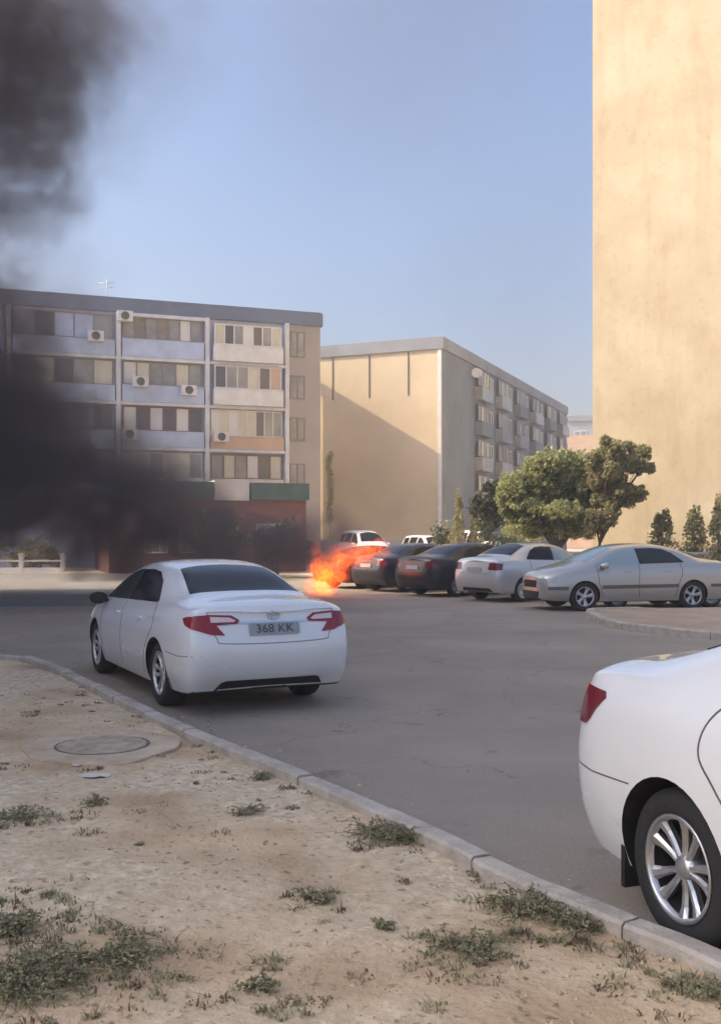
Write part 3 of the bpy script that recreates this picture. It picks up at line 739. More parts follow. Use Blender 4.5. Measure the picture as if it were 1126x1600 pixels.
    # wheels
    for xx in ax:
        for sg in (-1, 1):
            wheel(root, xx, sg*(W/2-.112-.02), sg, rad=rad, rim=rad*.665, spokes=spokes, style=style, m=rimm)
    return root, C
M['lamp_grey'] = mat('strip_grey', (.13, .125, .12), .6)
M['seam_grey'] = mat('seam_grey', (.22, .22, .22), .8)

def place(wx, wy, lx, ly, rz):
    """origin that puts the local point (lx, ly) at the world point"""
    c, s_ = math.cos(rz), math.sin(rz)
    return (wx - lx*c + ly*s_, wy - lx*s_ - ly*c, 0)

LEFT_RZ = R(117.2)
car1, C1 = build_car('parked_car', 'white sedan with tinted windows parked along the curved kerb, seen from its rear left', (-.82, 9.95, 0), LEFT_RZ, {}, W=1.77, detail=2, glassf=M['glass_green'], tail='camry50', group=None)
# boot lip, trim bar and badge of this sedan
C1.patch('boot_lip', [(-.66, 1.005), (.66, 1.005), (.60, 1.045), (-.60, 1.045)], 'rear', M['white_paint'], car1, off=.022)
b = MB()
C1.patch('boot_trim', [(-.36, .895), (.36, .895), (.36, .915), (-.36, .915)], 'rear', M['chrome'], car1, off=.012)
p, n = C1.hit(0, .965, 'rear')
bd = MB()
for (ra, rb, cz) in ((.062, .042, 0), (.022, .042, 0), (.045, .017, .018)):
    pts = [(p.x-.012, ra*math.cos(a), .965+cz+rb*math.sin(a)) for a in [2*math.pi*k/24 for k in range(25)]]
    bd.tube(pts, .005, 6, cap=False)
bd.build('badge', M['chrome'], car1)
for sg in (-1, 1):
    C1.patch('mud_flap', [(.66, .17), (.72, .17), (.72, .34), (.66, .34)], 'left' if sg > 0 else 'right', M['black'], car1, off=.006)

NEAR_RZ = R(-71.5)
carn, CN = build_car('parked_car', 'white sedan cut off by the right picture edge, alloy rear wheel beside the kerb', place(1.32, 4.33, .97, -.90, NEAR_RZ), NEAR_RZ, {}, detail=2, tail='camry40', glass=M['glass'], arch=.385, ax=(.97, 3.745), H=1.555, up=.05)
for sg in (-1, 1):
    b = MB(); b.box((.555, sg*.70, .13), (.585, sg*.885, .50)); b.build('mud_flap', M['black'], carn)

# row of parked cars across the road
RZ3 = R(38)
build_car('parked_car', 'pale silver sedan with dark red tail lamp, rear overlapped by the beige sedan in front', place(4.25, 26.8, 1.0, -.82, RZ3), RZ3, {}, L=4.45, W=1.74, H=1.56, ax=(.98, 3.52), rad=.30, arch=.335, paintm=M['pale_paint'], tail='box', cutlvl=2, glassf=M['glass_blue'], style='cover', group='cars parked across the road')
build_car('parked_car', 'black sedan parked beside the pale silver sedan, right of the darker blue one', place(2.75, 29.0, 1.0, -.85, RZ3), RZ3, {}, L=4.7, W=1.80, H=1.53, ax=(1.0, 3.72), rad=.32, arch=.355, paintm=M['black_paint'], tail='box', cutlvl=2, group='cars parked across the road')
build_car('parked_car', 'dark blue-grey sedan between the black sedan and the burning car', place(1.45, 31.4, 1.0, -.85, RZ3), RZ3, {}, L=4.6, W=1.76, H=1.50, ax=(1.0, 3.65), rad=.32, arch=.355, paintm=M['dark_paint'], tail='box', cutlvl=2, group='cars parked across the road')
RZ4 = R(192.7)
build_car('parked_car', 'beige silver sedan with grey side strip facing left beside the sandy island', place(5.13, 23.55, 3.80, .80, RZ4), RZ4, {}, L=4.79, W=1.80, H=1.56, ax=(1.06, 3.80), rad=.335, arch=.37, paintm=M['silver_paint'], tail='box', cutlvl=3, cladding=True, glass=M['glass_green'], glassf=M['glass_blue'], spokes=5, group='cars parked across the road')
build_car('parked_car', 'grey car behind the beige sedan, only its corner showing at the right edge', place(9.2, 24.9, .2, .8, R(196)), R(196), {}, L=4.4, W=1.70, H=1.42, ax=(.98, 3.52), rad=.30, arch=.335, paintm=M['dark_paint'], tail='box', cutlvl=2, style='cover', group='cars parked across the road')
build_car('burning_car', 'burnt dark car on fire beside the dark blue-grey sedan', place(-.35, 33.0, .3, -.85, R(42)), R(42), {}, L=4.4, W=1.70, H=1.40, ax=(.98, 3.52), rad=.30, arch=.335, paintm=M['burnt'], tail='box', cutlvl=2, style='cover', plate=False, rimm=M['burnt'], detail=0)
for px, Yd, rz, L_, H_, lb in ((570, 50, -68, 3.7, 1.98, 'white off-road car behind the flames, leftmost of three distant white ones'), (670, 54, -66, 3.9, 1.74, 'white car showing only its roof behind the dark blue-grey sedan'), (748, 50, -62, 3.7, 1.98, 'white off-road car seen behind the roof of the black sedan')):
    c = at(px, 0, Yd)
    build_car('white_car', lb, place(c.x, c.y, L_*.5, 0, R(rz)), R(rz), {}, L=L_, W=1.66, H=H_, bodytype='suv', ax=(.19*L_, .80*L_), rad=.33, arch=.37, paintm=M['white_paint'], tail='box', cutlvl=2, style='cover', plate=False, detail=0, group='distant white cars')

# ------------------------------------------------------------------ buildings
class Plane:
    """vertical wall plane: u along dir from P, depth positive = outwards to the viewer"""
    def __init__(s, P, d):
        s.P = Vector((P[0], P[1], 0)); s.d = Vector((d[0], d[1], 0)).normalized()
        n = Vector((-s.d.y, s.d.x, 0)); s.n = n if n.dot(-s.P) > 0 else -n
    def uz(s, px, py):
        r = Vector(((px-CX)/F, 1, 0)); # P + u d = t r
        det = s.d.x*(-r.y) - (-r.x)*s.d.y
        u = ((-s.P.x)*(-r.y) - (-r.x)*(-s.P.y))/det
        Yd = (s.P + s.d*u).y
        return u, HC + (HOR-py)/F*Yd
    def pt(s, u, z, d=0): q = s.P + s.d*u + s.n*d; return Vector((q.x, q.y, z))
    def box(s, b, u0, u1, z0, z1, d0, d1, mi=0):
        vs = [s.pt(u, z, d) for d in (d0, d1) for u, z in ((u0, z0), (u1, z0), (u1, z1), (u0, z1))]
        b.add(vs, [(0, 1, 2, 3), (7, 6, 5, 4), (0, 4, 5, 1), (1, 5, 6, 2), (2, 6, 7, 3), (3, 7, 4, 0)], mi)
def local(o, root):
    o.parent = root; o.matrix_parent_inverse = Matrix.Translation(-root.location)
    return o
def window(pl, root, u0, u1, z0, z1, cols=2, fm=None, pm=None, d=0.0, name='window', fw=.07):
    """frame with mullions as the part, panes as the sub-part"""
    if u1 < u0: u0, u1 = u1, u0
    fm = fm or M['white_frame']; pm = pm or M['pane_mid']
    b = MB(); pl.box(b, u0, u1, z0, z0+fw, d+.004, d+.07); pl.box(b, u0, u1, z1-fw, z1, d+.004, d+.07)
    for k in range(cols+1):
        u = u0 + (u1-u0-fw)*k/cols; pl.box(b, u, u+fw, z0+fw, z1-fw, d+.004, d+.066)
    f = local(b.build(name, fm), root)
    mats = pm if isinstance(pm, list) else [pm]*cols
    b = MB(); uniq = []
    for k in range(cols):
        ua = u0 + (u1-u0-fw)*k/cols + fw; ub = u0 + (u1-u0-fw)*(k+1)/cols
        m_ = mats[k % len(mats)]
        if m_ not in uniq: uniq.append(m_)
        pl.box(b, ua, ub, z0+fw, z1-fw, d+.004, d+.03, uniq.index(m_))
    p = b.build('pane', uniq); p.parent = f
    return f

HB = 15.0
def corner(px, py, H=HB):
    Yd = (H-HC)*F/(HOR-py); return Vector(((px-CX)/F*Yd, Yd))
# --- building with balconies (left)
a0 = corner(500, 491); a1 = corner(0, 453); da = (a1-a0).normalized()
FA = Plane(a0, da); LA = (a1-a0).length + 16; DEP = 11.0
bA = empty('apartment_building', (a0.x, a0.y, 0)); tag(bA, 'five-storey block with glazed balconies behind the dark smoke and the red shop', 'building')
b = MB(); FA.box(b, 0, LA, -.05, HB-.75, -DEP, 0); local(b.build('wall', M['facade']), bA)
b = MB(); FA.box(b, -.12, LA, HB-.75, HB, -DEP-.1, .18); FA.box(b, -.05, LA, HB, HB+.08, -DEP, .1); local(b.build('roof', M['fascia']), bA)
b = MB(); FA.box(b, -.004, FA.uz(450, 600)[0], 0, HB-.76, -DEP-.004, .006); local(b.build('end_wall', M['facade_end']), bA)
U = lambda px: FA.uz(px, 600)[0]
def ZA(px, py): return FA.uz(px, py)[1]
# pilasters and slab lines
b = MB()
for px in (446, 322, 184): FA.box(b, U(px)-.12, U(px)+.12, 0, HB-.76, .006, .42)
u = U(184)
k = 0
while u < LA-6: u += 5.8; FA.box(b, u-.12, u+.12, 0, HB-.76, .006, .42)
local(b.build('pilaster', M['white_trim']), bA)
SL = [11.72, 9.2, 6.68, 4.1]        # slab levels under floors 5, 4, 3, 2
for z in SL:
    b = MB(); FA.box(b, U(446)+.125, LA-.3, z-.14, z+.04, .006, .38); local(b.build('slab', M['white_trim']), bA)
b = MB(); FA.box(b, U(320), U(186), HB-.98, HB-.8, .01, .44); local(b.build('slab', M['white_trim']), bA)
def bay(u0, u1, zs, parm, frame, cols, panes, out=.40, par=.95, wid=1.0, glass=True, top=None):
    """one storey of a balcony bay: parapet below, glazing above"""
    e = (u1-u0)*(1-wid)/2; top = top or zs+2.34
    b = MB(); FA.box(b, u0+e, u1-e, zs+.05, zs+par, .01, out); 
    FA.box(b, u0+e-.02, u1-e+.02, zs+par, zs+par+.05, out-.12, out+.03)
    local(b.build('balcony', parm), bA)
    window(FA, bA, u0+e+.05, u1-e-.05, zs+par+.06, top, cols, frame, panes, d=out-.30)
P_, D_, C_ = M['pane_mid'], M['pane_dark'], M['curtain']
WF = M['white_frame']
uR0, uR1 = U(446)+.2, U(322)-.2; uM0, uM1 = U(322)+.2, U(184)-.2
bay(uR0, uR1, SL[0], M['white_panel'], WF, 7, [C_, P_, D_, WF, P_, D_, C_], out=.75, wid=.94, top=SL[0]+2.2)
bay(uR0, uR1, SL[1], M['white_panel'], M['white_trim'], 6, [M['peach_panel'], D_, C_, P_, P_, D_], out=.75, wid=.94)
bay(uR0, uR1, SL[2], M['peach_panel'], WF, 8, [P_, P_, D_, C_, C_, WF, C_, WF], par=.75)
bay(uR0, uR1, SL[3], M['white_panel'], M['brown_frame'], 6, [C_, D_, WF, P_, C_, P_], par=.85)
bay(uM0, uM1, SL[0], M['blue_panel'], M['tan_frame'], 7, [P_, WF, P_, M['tan_frame'], P_, M['tan_frame'], P_], par=1.0)
bay(uM0, uM1, SL[1], M['blue_panel'], M['tan_frame'], 6, [P_, C_, P_, P_, C_, WF], par=.95)
bay(uM0, uM1, SL[2], M['blue_panel'], M['brown_frame'], 6, [D_, WF, D_, M['white_trim'], D_, WF], par=.9)
bay(uM0, uM1, SL[3], M['white_panel'], M['white_trim'], 6, [P_, C_, C_, P_, C_, WF], par=.8)
u = U(184); rnd = random.Random(4)
while u < LA-6:
    for z in SL:
        for kk in range(1): bay(u+.2, u+5.6, z, rnd.choice([M['blue_panel'], M['blue_panel'], M['white_panel']]), rnd.choice([WF, M['tan_frame']]), 5, [rnd.choice([P_, D_, C_, M['blue_panel']]) for _ in range(5)], par=rnd.choice([.85, 1.0]))
    u += 5.8
for z0, z1 in ((12.35, 13.85), (9.85, 11.25), (7.35, 8.75), (4.7, 6.0)):
    window(FA, bA, U(476), U(453), z0, z1, 2, M['tan_frame'], P_, d=.006)
def ac(px, py, lb):
    u, z = FA.uz(px, py); o = empty('air_conditioner', FA.pt(u, z, .46)); o.rotation_euler = (0, 0, math.atan2(FA.d.y, FA.d.x))
    tag(o, lb, 'air conditioner', 'air conditioners on the balconies')
    s_ = 1 if (Matrix.Rotation(o.rotation_euler[2], 3, 'Z') @ Vector((0, 1, 0))).dot(FA.n) > 0 else -1
    b = MB(); b.box((-.42, min(0, s_*.32), -.28), (.42, max(0, s_*.32), .28)); b.build('casing', M['white_panel'], o)
    b = MB(); b.lathe([(0, s_*.326), (.2, s_*.326), (.22, s_*.34), (.235, s_*.322)], 20); b.build('fan', M['seam_dark'], o)
ac(470/2.165+0, 430/2.165+400, 'air conditioner under the fourth-floor curtained window of the middle bay')
ac(292, 612, 'air conditioner hanging at the right end of the fourth-floor middle balcony')
ac(342, 684, 'air conditioner over the peach balcony left end')
ac(148, 528, 'air conditioner at the top floor left of the pale pilaster')
ac(193, 497, 'air conditioner high beside the top of the middle bay')
ac(200, 680, 'air conditioner low on the middle bay by the smoke edge')
# roof bits
b = MB(); pt = FA.pt(U(170), HB, -1); b.tube([pt, pt+Vector((0, 0, 1.3))], .03, 6); b.tube([pt+Vector((-.5, 0, 1.1)), pt+Vector((.5, 0, 1.1))], .02, 6); b.tube([pt+Vector((-.35, 0, .85)), pt+Vector((.35, 0, .85))], .02, 6)
tag(b.build('antenna', M['white_trim']), 'small television antenna on the roof edge of the balcony block', 'antenna')

# --- gable building (middle)
b0 = corner(690, 526); b1 = corner(505, 541); dg_ = (b1-b0).normalized(); bf = corner(885, 636); db = (bf-b0).normalized()
FG = Plane(b0, dg_); FB = Plane(b0, db); FB.n = Vector((db.y, -db.x, 0)); WB = 11.0; LB = (bf-b0).length
bB = empty('apartment_building', (b0.x, b0.y, 0)); tag(bB, 'block with a sunlit windowless end wall crossed by a slanting shadow edge', 'building')
def quadpt(u, v): return b0 + dg_*u + db*v
b = MB()
c4 = [quadpt(0, 0), quadpt(WB, 0), quadpt(WB, LB), quadpt(0, LB)]
def wallbox(b, c4, z0, z1): b.add([(p.x, p.y, z) for z in (z0, z1) for p in c4], [(0, 1, 2, 3), (4, 5, 6, 7), (0, 1, 5, 4), (1, 2, 6, 5), (2, 3, 7, 6), (3, 0, 4, 7)])
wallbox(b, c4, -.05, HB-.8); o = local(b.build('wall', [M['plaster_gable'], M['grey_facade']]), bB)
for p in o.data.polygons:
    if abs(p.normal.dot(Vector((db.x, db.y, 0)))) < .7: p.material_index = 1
b = MB(); c5 = [quadpt(-.15, -.15), quadpt(WB+.15, -.15), quadpt(WB+.15, LB), quadpt(-.15, LB)]
wallbox(b, c5, HB-.8, HB); local(b.build('roof', M['slab_grey']), bB)
for px in (520, 577, 638):
    b = MB(); u = FG.uz(px, 570)[0]; FG.box(b, u-.05, u+.05, 11.2, HB-.85, .004, .03); local(b.build('wall_seam', M['seam_dark']), bB)
b = MB(); FG.box(b, .02, .25, 0, HB-.82, .004, .09); local(b.build('corner_strip', M['white_trim']), bB)
rnd = random.Random(11); v = 7.6
while v < LB-3.5:
    for z in (11.8, 9.2, 6.6, 4.0, 1.4):
        if z > 2: 
            b = MB(); FB.box(b, v, v+3.0, z+.0, z+.9, .01, .6); FB.box(b, v-.04, v+3.04, z-.10, z, .01, .64); local(b.build('balcony', rnd.choice([M['grey_facade'], M['pane_mid'], M['slab_grey']])), bB)
        window(FB, bB, v+.05, v+2.95, z+1.0, z+2.2, 4, rnd.choice([M['slab_grey'], M['slab_grey'], M['tan_frame']]), [rnd.choice([P_, P_, D_, P_, C_]) for _ in range(4)], d=.25)
        window(FB, bB, v+3.6, v+4.9, z+.8, z+2.1, 2, M['white_trim'], rnd.choice([P_, D_]), d=.0)
    v += 5.7
# dish
q = FB.pt(7.0, 13.6, .35); o = empty('satellite_dish', q); tag(o, 'white satellite dish high on the shaded side of the gable block', 'satellite dish')
b = MB(); b.lathe([(0, .12), (.25, .08), (.42, 0), (.43, .01), (.25, .1), (0, .14)], 20, 0, True, Matrix.Rotation(R(-25), 4, 'X')); b.build('reflector', M['white_frame'], o)
b = MB(); b.tube([(0, .1, 0), (-.2, .35, -.2)], .03, 6); b.build('arm', M['slab_grey'], o)

# --- far block at the end of the street
c0 = Vector(((886-CX)/F*150, 150)); 
FC = Plane(c0, (1, -.25)); bC = empty('apartment_building', (c0.x, c0.y, 0)); tag(bC, 'distant pale blue block glimpsed between the gable block and the tall golden wall', 'building')
b = MB(); FC.box(b, 0, 14, -.05, 18.4, -12, 0); local(b.build('wall', M['far_block']), bC)
b = MB(); FC.box(b, -.2, 14.2, 18.4, 19.2, -12.2, .3); local(b.build('roof', M['slab_grey']), bC)
for u in (1.0, 4.0, 7.0, 10):
    for z in (15.4, 12.4, 9.4, 6.4): window(FC, bC, u, u+1.8, z, z+1.6, 2, M['white_trim'], M['pane_mid'], fw=.12)
b = MB(); FC.box(b, -6, 12, 0, 14.6, 6, 18); tag(b.build('low_building', M['peach_panel']), 'low brick-red building in front of the distant blue block', 'building')

# --- tall golden wall (right)
YW = 36.0; w0 = Vector(((925.5-CX)/F*YW, YW)); dw = Vector((.92, -.39)).normalized(); HW = 27.5
FW = Plane(w0, dw); bW = empty('apartment_building', (w0.x, w0.y, 0)); tag(bW, 'tall block whose bare golden plaster end wall fills the right side', 'building')
b = MB(); FW.box(b, 0, 12.5, -.05, HW, -34, 0); local(b.build('wall', M['plaster_gold']), bW)
b = MB(); FW.box(b, -.15, 12.65, HW, HW+.8, -34.1, .15); local(b.build('roof', M['slab_grey']), bW)
b = MB(); FW.box(b, .02, 12.48, 0, 1.1, .004, .06); local(b.build('plinth', M['concrete']), bW)
# side facade of the tall block, round the corner
FS = Plane(w0, (.39, .92)); FS.n = Vector((-.92, .39, 0)).normalized()
for v in range(3, 31, 4):
    for z in [1.4+2.75*k for k in range(9)]: window(FS, bW, v, v+1.8, z, z+1.5, 2, M['white_frame'], M['pane_dark'])

# --- unseen block added left of the frame: casts evening shade over the road
bS = empty('apartment_building', (-13, 30, 0)); tag(bS, 'long unseen apartment block added left of the frame to shade the road', 'building')
b = MB(); b.box((-13, -28.1, -.05), (0, 0, 17.6)); b.build('wall', M['facade'], bS)
b = MB(); b.box((-13.2, -28.3, 17.6), (.2, .2, 18.3)); b.build('roof', M['fascia'], bS)
for yy in range(-27, -2, 3):
    for z in [1.3+2.8*k for k in range(6)]:
        b = MB(); b.box((.004, yy, z), (.06, yy+1.5, z+1.4)); f = b.build('window', M['white_frame'], bS)
        b = MB(); b.box((.06, yy+.08, z+.08), (.07, yy+1.42, z+1.32)); b.build('pane', M['pane_dark'], f)

# --- red shop with green roof
SY = 50.0
s0 = at(478, 0, SY); FP = Plane((s0.x, s0.y), da); bP = empty('shop', (s0.x, s0.y, 0)); tag(bP, 'low red shop with a green roof band in front of the balcony block', 'shop')
UP = lambda px: FP.uz(px, 700)[0]
b = MB(); FP.box(b, 0, UP(170), -.02, 3.45, -7, 0); local(b.build('wall', M['red_wall']), bP)
for x0, x1 in ((390, 480), (332, 200)):
    b = MB(); u0, u1 = sorted((UP(x0), UP(x1))); FP.box(b, u0, u1, 3.45, 4.25, -7.1, .35); local(b.build('roof', M['green_roof']), bP)
b = MB(); u0, u1 = sorted((UP(388), UP(334))); FP.box(b, u0, u1, 3.40, 4.35, -6, .2); local(b.build('sign_board', M['white_panel']), bP)
for x0, x1 in ((400, 440), (345, 372), (280, 320), (225, 262)):
    u0, u1 = sorted((UP(x0), UP(x1))); window(FP, bP, u0, u1, .9, 2.3, 3, M['white_trim'], M['pane_mid'])

# --- fence and low wall
def fence(x0, x1, Yd, label):
    p0, p1 = at(x0, 0, Yd), at(x1, 0, Yd); r = empty('fence', (p0.x, Yd, 0)); tag(r, label, 'fence')
    L_ = p1.x-p0.x
    b = MB(); b.box((0, -.1, -.02), (L_, .1, .22)); b.build('base', M['white_panel'], r)
    b = MB(); b.box((0, -.03, .50), (L_, .03, .58)); b.build('rail', M['white_panel'], r)
    n = max(1, int(L_/1.9))
    for k in range(n+1): b = MB(); xk = L_*k/n; b.box((xk-.09, -.12, 0), (xk+.09, .12, .82)); b.box((xk-.12, -.15, .82), (xk+.12, .15, .88)); b.build('post', M['white_panel'], r)
fence(-160, 98, 48, 'low white fence lit by the sun under the smoke at the left edge')
p0 = at(500, 0, 60); b = MB(); b.box((p0.x, 59.9, 0), (8.2, 60.1, 1.45)); 
for k in range(9): b.box((p0.x+k*1.25, 59.86, 0), (p0.x+k*1.25+.12, 59.9, 1.52))
tag(b.build('low_wall', M['slab_grey']), 'low grey wall along the foot of the gable block behind the white cars', 'wall')
# hoarding / fence line in front of the golden wall
p0 = at(945, 0, 33.2)
r = empty('fence', (p0.x, 33.2, 0)); tag(r, 'low pinkish railing before the golden wall behind the beige sedan', 'fence')
for k in range(8): b = MB(); b.box((k*.65-.03, -.03, 0), (k*.65+.03, .03, 1.25)); b.build('post', M['white_panel'], r)
b = MB(); b.box((0, -.02, .5), (4.6, .02, .58)); b.box((0, -.02, 1.12), (4.6, .02, 1.2)); b.build('rail', M['white_panel'], r)

# ------------------------------------------------------------------ trees
def leaves(b, c, rad, n, size, rnd, hollow=.35):
    for _ in range(n):
        while True:
            v = Vector((rnd.uniform(-1, 1), rnd.uniform(-1, 1), rnd.uniform(-1, 1)))
            if hollow < v.length <= 1: break
        w = 1 + .35*noise.noise(v*2.2 + c)
        p = c + Vector((v.x*rad[0], v.y*rad[1], v.z*rad[2]))*w
        if noise.noise(p*1.7/max(rad[0], .5)*1.2) < -.30: continue
        s_ = size*rnd.uniform(.6, 1.3); n1 = Vector((rnd.gauss(0, 1), rnd.gauss(0, 1), rnd.gauss(0, 1)+.4)).normalized()
        u = n1.orthogonal().normalized()*s_; w_ = n1.cross(u).normalized()*s_*.55
        b.add([p-u, p+w_, p+u, p-w_], [(0, 1, 2, 3)])
def tree(name, label, base, blobs, m, nleaf=3000, size=.07, trunk=.12, cat='tree', group=None, seed=1):
    """blobs: (offset, radii, share) relative to the base"""
    rnd = random.Random(seed); r = empty(name, base); tag(r, label, cat, group)
    b = MB()
    top = sum((Vector(o) for o, _, _ in blobs), Vector())/len(blobs)
    fork = Vector((top.x*.3, top.y*.3, top.z*.42))
    b.tube([(0, 0, -.1), (fork.x*.4, fork.y*.5, fork.z*.5), fork], [trunk, trunk*.8, trunk*.65], 8)
    for o, rr, _ in blobs:
        o = Vector(o); mid = fork.lerp(o, .5) + Vector((rnd.uniform(-.15, .15), rnd.uniform(-.15, .15), .1)); b.tube([fork, mid, o], [trunk*.5, trunk*.32, trunk*.12], 6)
        for _k in range(4):
            e = o + Vector((rnd.uniform(-.8, .8)*rr[0], rnd.uniform(-.8, .8)*rr[1], rnd.uniform(-.6, .8)*rr[2])); b.tube([mid, o.lerp(e, .4), e], [trunk*.22, trunk*.14, trunk*.05], 5)
    b.build('trunk', M['bark'], r)
    b = MB(); tot = sum(s_ for _, _, s_ in blobs)
    for o, rr, s_ in blobs: 
        # split into clumps so the outline is uneven
        k = 13
        for j in range(k):
            v = Vector((rnd.gauss(0, 1), rnd.gauss(0, 1), rnd.gauss(0, 1))).normalized()*rnd.uniform(.4, 1.0)
            c = Vector(o) + Vector((v.x*rr[0], v.y*rr[1], v.z*rr[2])); f_ = rnd.uniform(.24, .58)
            leaves(b, c, (rr[0]*f_, rr[1]*f_, rr[2]*f_), int(nleaf*s_/tot/k), size, rnd, .0)
    b.build('crown', m, r, fix=False)
    return r
def px_blobs(Yd, base_px, items):
    bp = at(base_px, 0, Yd); out = []
    for px, py, rx, ry, sh in items:
        p = at(px, py, Yd); sc = Yd/F; out.append(((p.x-bp.x, random.uniform(-.4, .4), p.z), (rx*sc, rx*sc*.9, ry*sc), sh))
    return (bp.x, Yd, 0), out
base, bl = px_blobs(33.5, 868, [(870, 745, 55, 40, 3), (830, 760, 45, 42, 2), (905, 770, 45, 45, 2.5), (860, 795, 70, 38, 2.5), (800, 790, 28, 35, 1), (925, 800, 34, 30, 1.2), (925, 735, 34, 30, 1.5), (940, 770, 26, 30, 1.3), (845, 822, 50, 18, 1.3), (900, 824, 46, 18, 1.2), (815, 775, 30, 34, 1)])
tree('tree', 'broad pale green tree behind the silver sedans, before the gable block', base, bl, M['leaf_green'], 44000, .075, .14, seed=3)
base, bl = px_blobs(32.3, 925, [(978, 712, 38, 25, 3), (945, 716, 30, 28, 2), (1000, 726, 16, 18, .8), (985, 770, 26, 12, 1.1), (945, 750, 38, 40, 4), (935, 795, 32, 38, 3), (962, 778, 26, 26, 1.6)])
tree('tree', 'darker leaning tree whose crown stands out against the golden wall', base, bl, M['leaf_olive'], 44000, .065, .07, seed=5)
base, bl = px_blobs(40, 762, [(762, 790, 32, 34, 2), (775, 770, 20, 20, 1)])
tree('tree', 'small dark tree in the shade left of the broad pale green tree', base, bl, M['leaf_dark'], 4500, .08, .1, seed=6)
def cypress(px, Yd, topy, lb, seed, m, w=.55, grp='slim young trees'):
    bp = at(px, 0, Yd); h = at(px, topy, Yd).z; rnd = random.Random(seed); r = empty('young_tree', (bp.x, Yd, 0)); tag(r, lb, 'tree', grp)
    b = MB(); b.tube([(0, 0, -.1), (0, 0, h*.9)], [.05, .015], 6); b.build('trunk', M['bark'], r)
    b = MB()
    for k in range(40):
        t = rnd.random()**.8; ww = w*(1-t*.75)*(.6+.4*min(1, t*6)); a_ = rnd.random()*6.28; leaves(b, Vector((math.cos(a_)*ww*.45, math.sin(a_)*ww*.45, .35+(h-.55)*t)), (ww*.6, ww*.6, h*.10), 75, .06, rnd, 0)
    b.build('crown', m, r, fix=False)
cypress(716, 46, 768, 'slim pale young tree left of its twin before the shaded facade', 21, M['leaf_pale'])
cypress(744, 46, 772, 'slim pale young tree right of its twin, beside the small dark tree', 22, M['leaf_pale'])
cypress(1034, 33.5, 796, 'small pale green shrub with a pointed top before the golden wall', 23, M['leaf_pale'], .9, 'shrubs before the golden wall')
cypress(1084, 33.8, 790, 'greyish upright shrub before the golden wall, between the pale green one and the picture edge', 24, M['leaf_pale'], .8, 'shrubs before the golden wall')
cypress(1122, 32.5, 770, 'shrub before the golden wall cut by the right picture edge', 25, M['leaf_olive'], .6, 'shrubs before the golden wall')
for px, topy, Yd, wpx, lb, sd_ in ((330, 792, 44, 45, 'dark rounded bush before the red shop, directly below the gap in the green roof', 31), (432, 806, 42, 46, 'dark bush before the red shop nearest the flames', 32), (252, 745, 52, 38, 'dark tree beside the left end of the red shop inside the smoke edge', 33)):
    zt = at(px, topy, Yd).z; rr = wpx*Yd/F; bp = at(px, 0, Yd)
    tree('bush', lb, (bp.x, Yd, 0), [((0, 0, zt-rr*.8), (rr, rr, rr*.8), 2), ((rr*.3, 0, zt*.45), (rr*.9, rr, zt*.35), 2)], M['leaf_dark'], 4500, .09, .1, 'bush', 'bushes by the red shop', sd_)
for px, Yd, sd_, lb in ((20, 50.5, 41, 'bush behind the white fence at the far left edge'), (62, 51, 42, 'bush behind the white fence near its end post')):
    bp = at(px, 0, Yd); tree('bush', lb, (bp.x, Yd, 0), [((0, 0, .9), (1.1, .7, .6), 1), ((.7, 0, .6), (.7, .6, .5), 1)], M['leaf_olive'], 2500, .08, .05, 'bush', 'bushes behind the white fence', sd_)
# row of low shrubs under the big tree
for k, (px, py) in enumerate(((700, 815), (785, 820), (820, 822), (690, 822))):
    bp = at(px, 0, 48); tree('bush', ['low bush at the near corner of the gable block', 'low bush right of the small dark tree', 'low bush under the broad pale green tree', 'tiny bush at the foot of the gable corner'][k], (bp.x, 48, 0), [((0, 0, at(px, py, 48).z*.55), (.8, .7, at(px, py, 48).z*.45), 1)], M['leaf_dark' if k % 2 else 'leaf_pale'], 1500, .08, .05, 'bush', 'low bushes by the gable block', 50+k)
# ivy on the gable block, beside the balcony block
b = MB(); rnd = random.Random(77)
b.tube([FG.pt(FG.uz(517, 800)[0], 0, .1), FG.pt(FG.uz(517, 800)[0], 3, .12), FG.pt(FG.uz(516, 720)[0], 6.5, .1)], .03, 5)
for py in range(712, 812, 7):
    u, z = FG.uz(516+rnd.uniform(-2, 3), py); p = FG.pt(u, z, .2); leaves(b, p, (.24, .14, .34), 110, .07, rnd, 0)
tag(b.build('climbing_plant', M['leaf_olive'], fix=False), 'thin climbing plant on the sunlit strip beside the balcony block', 'plant')

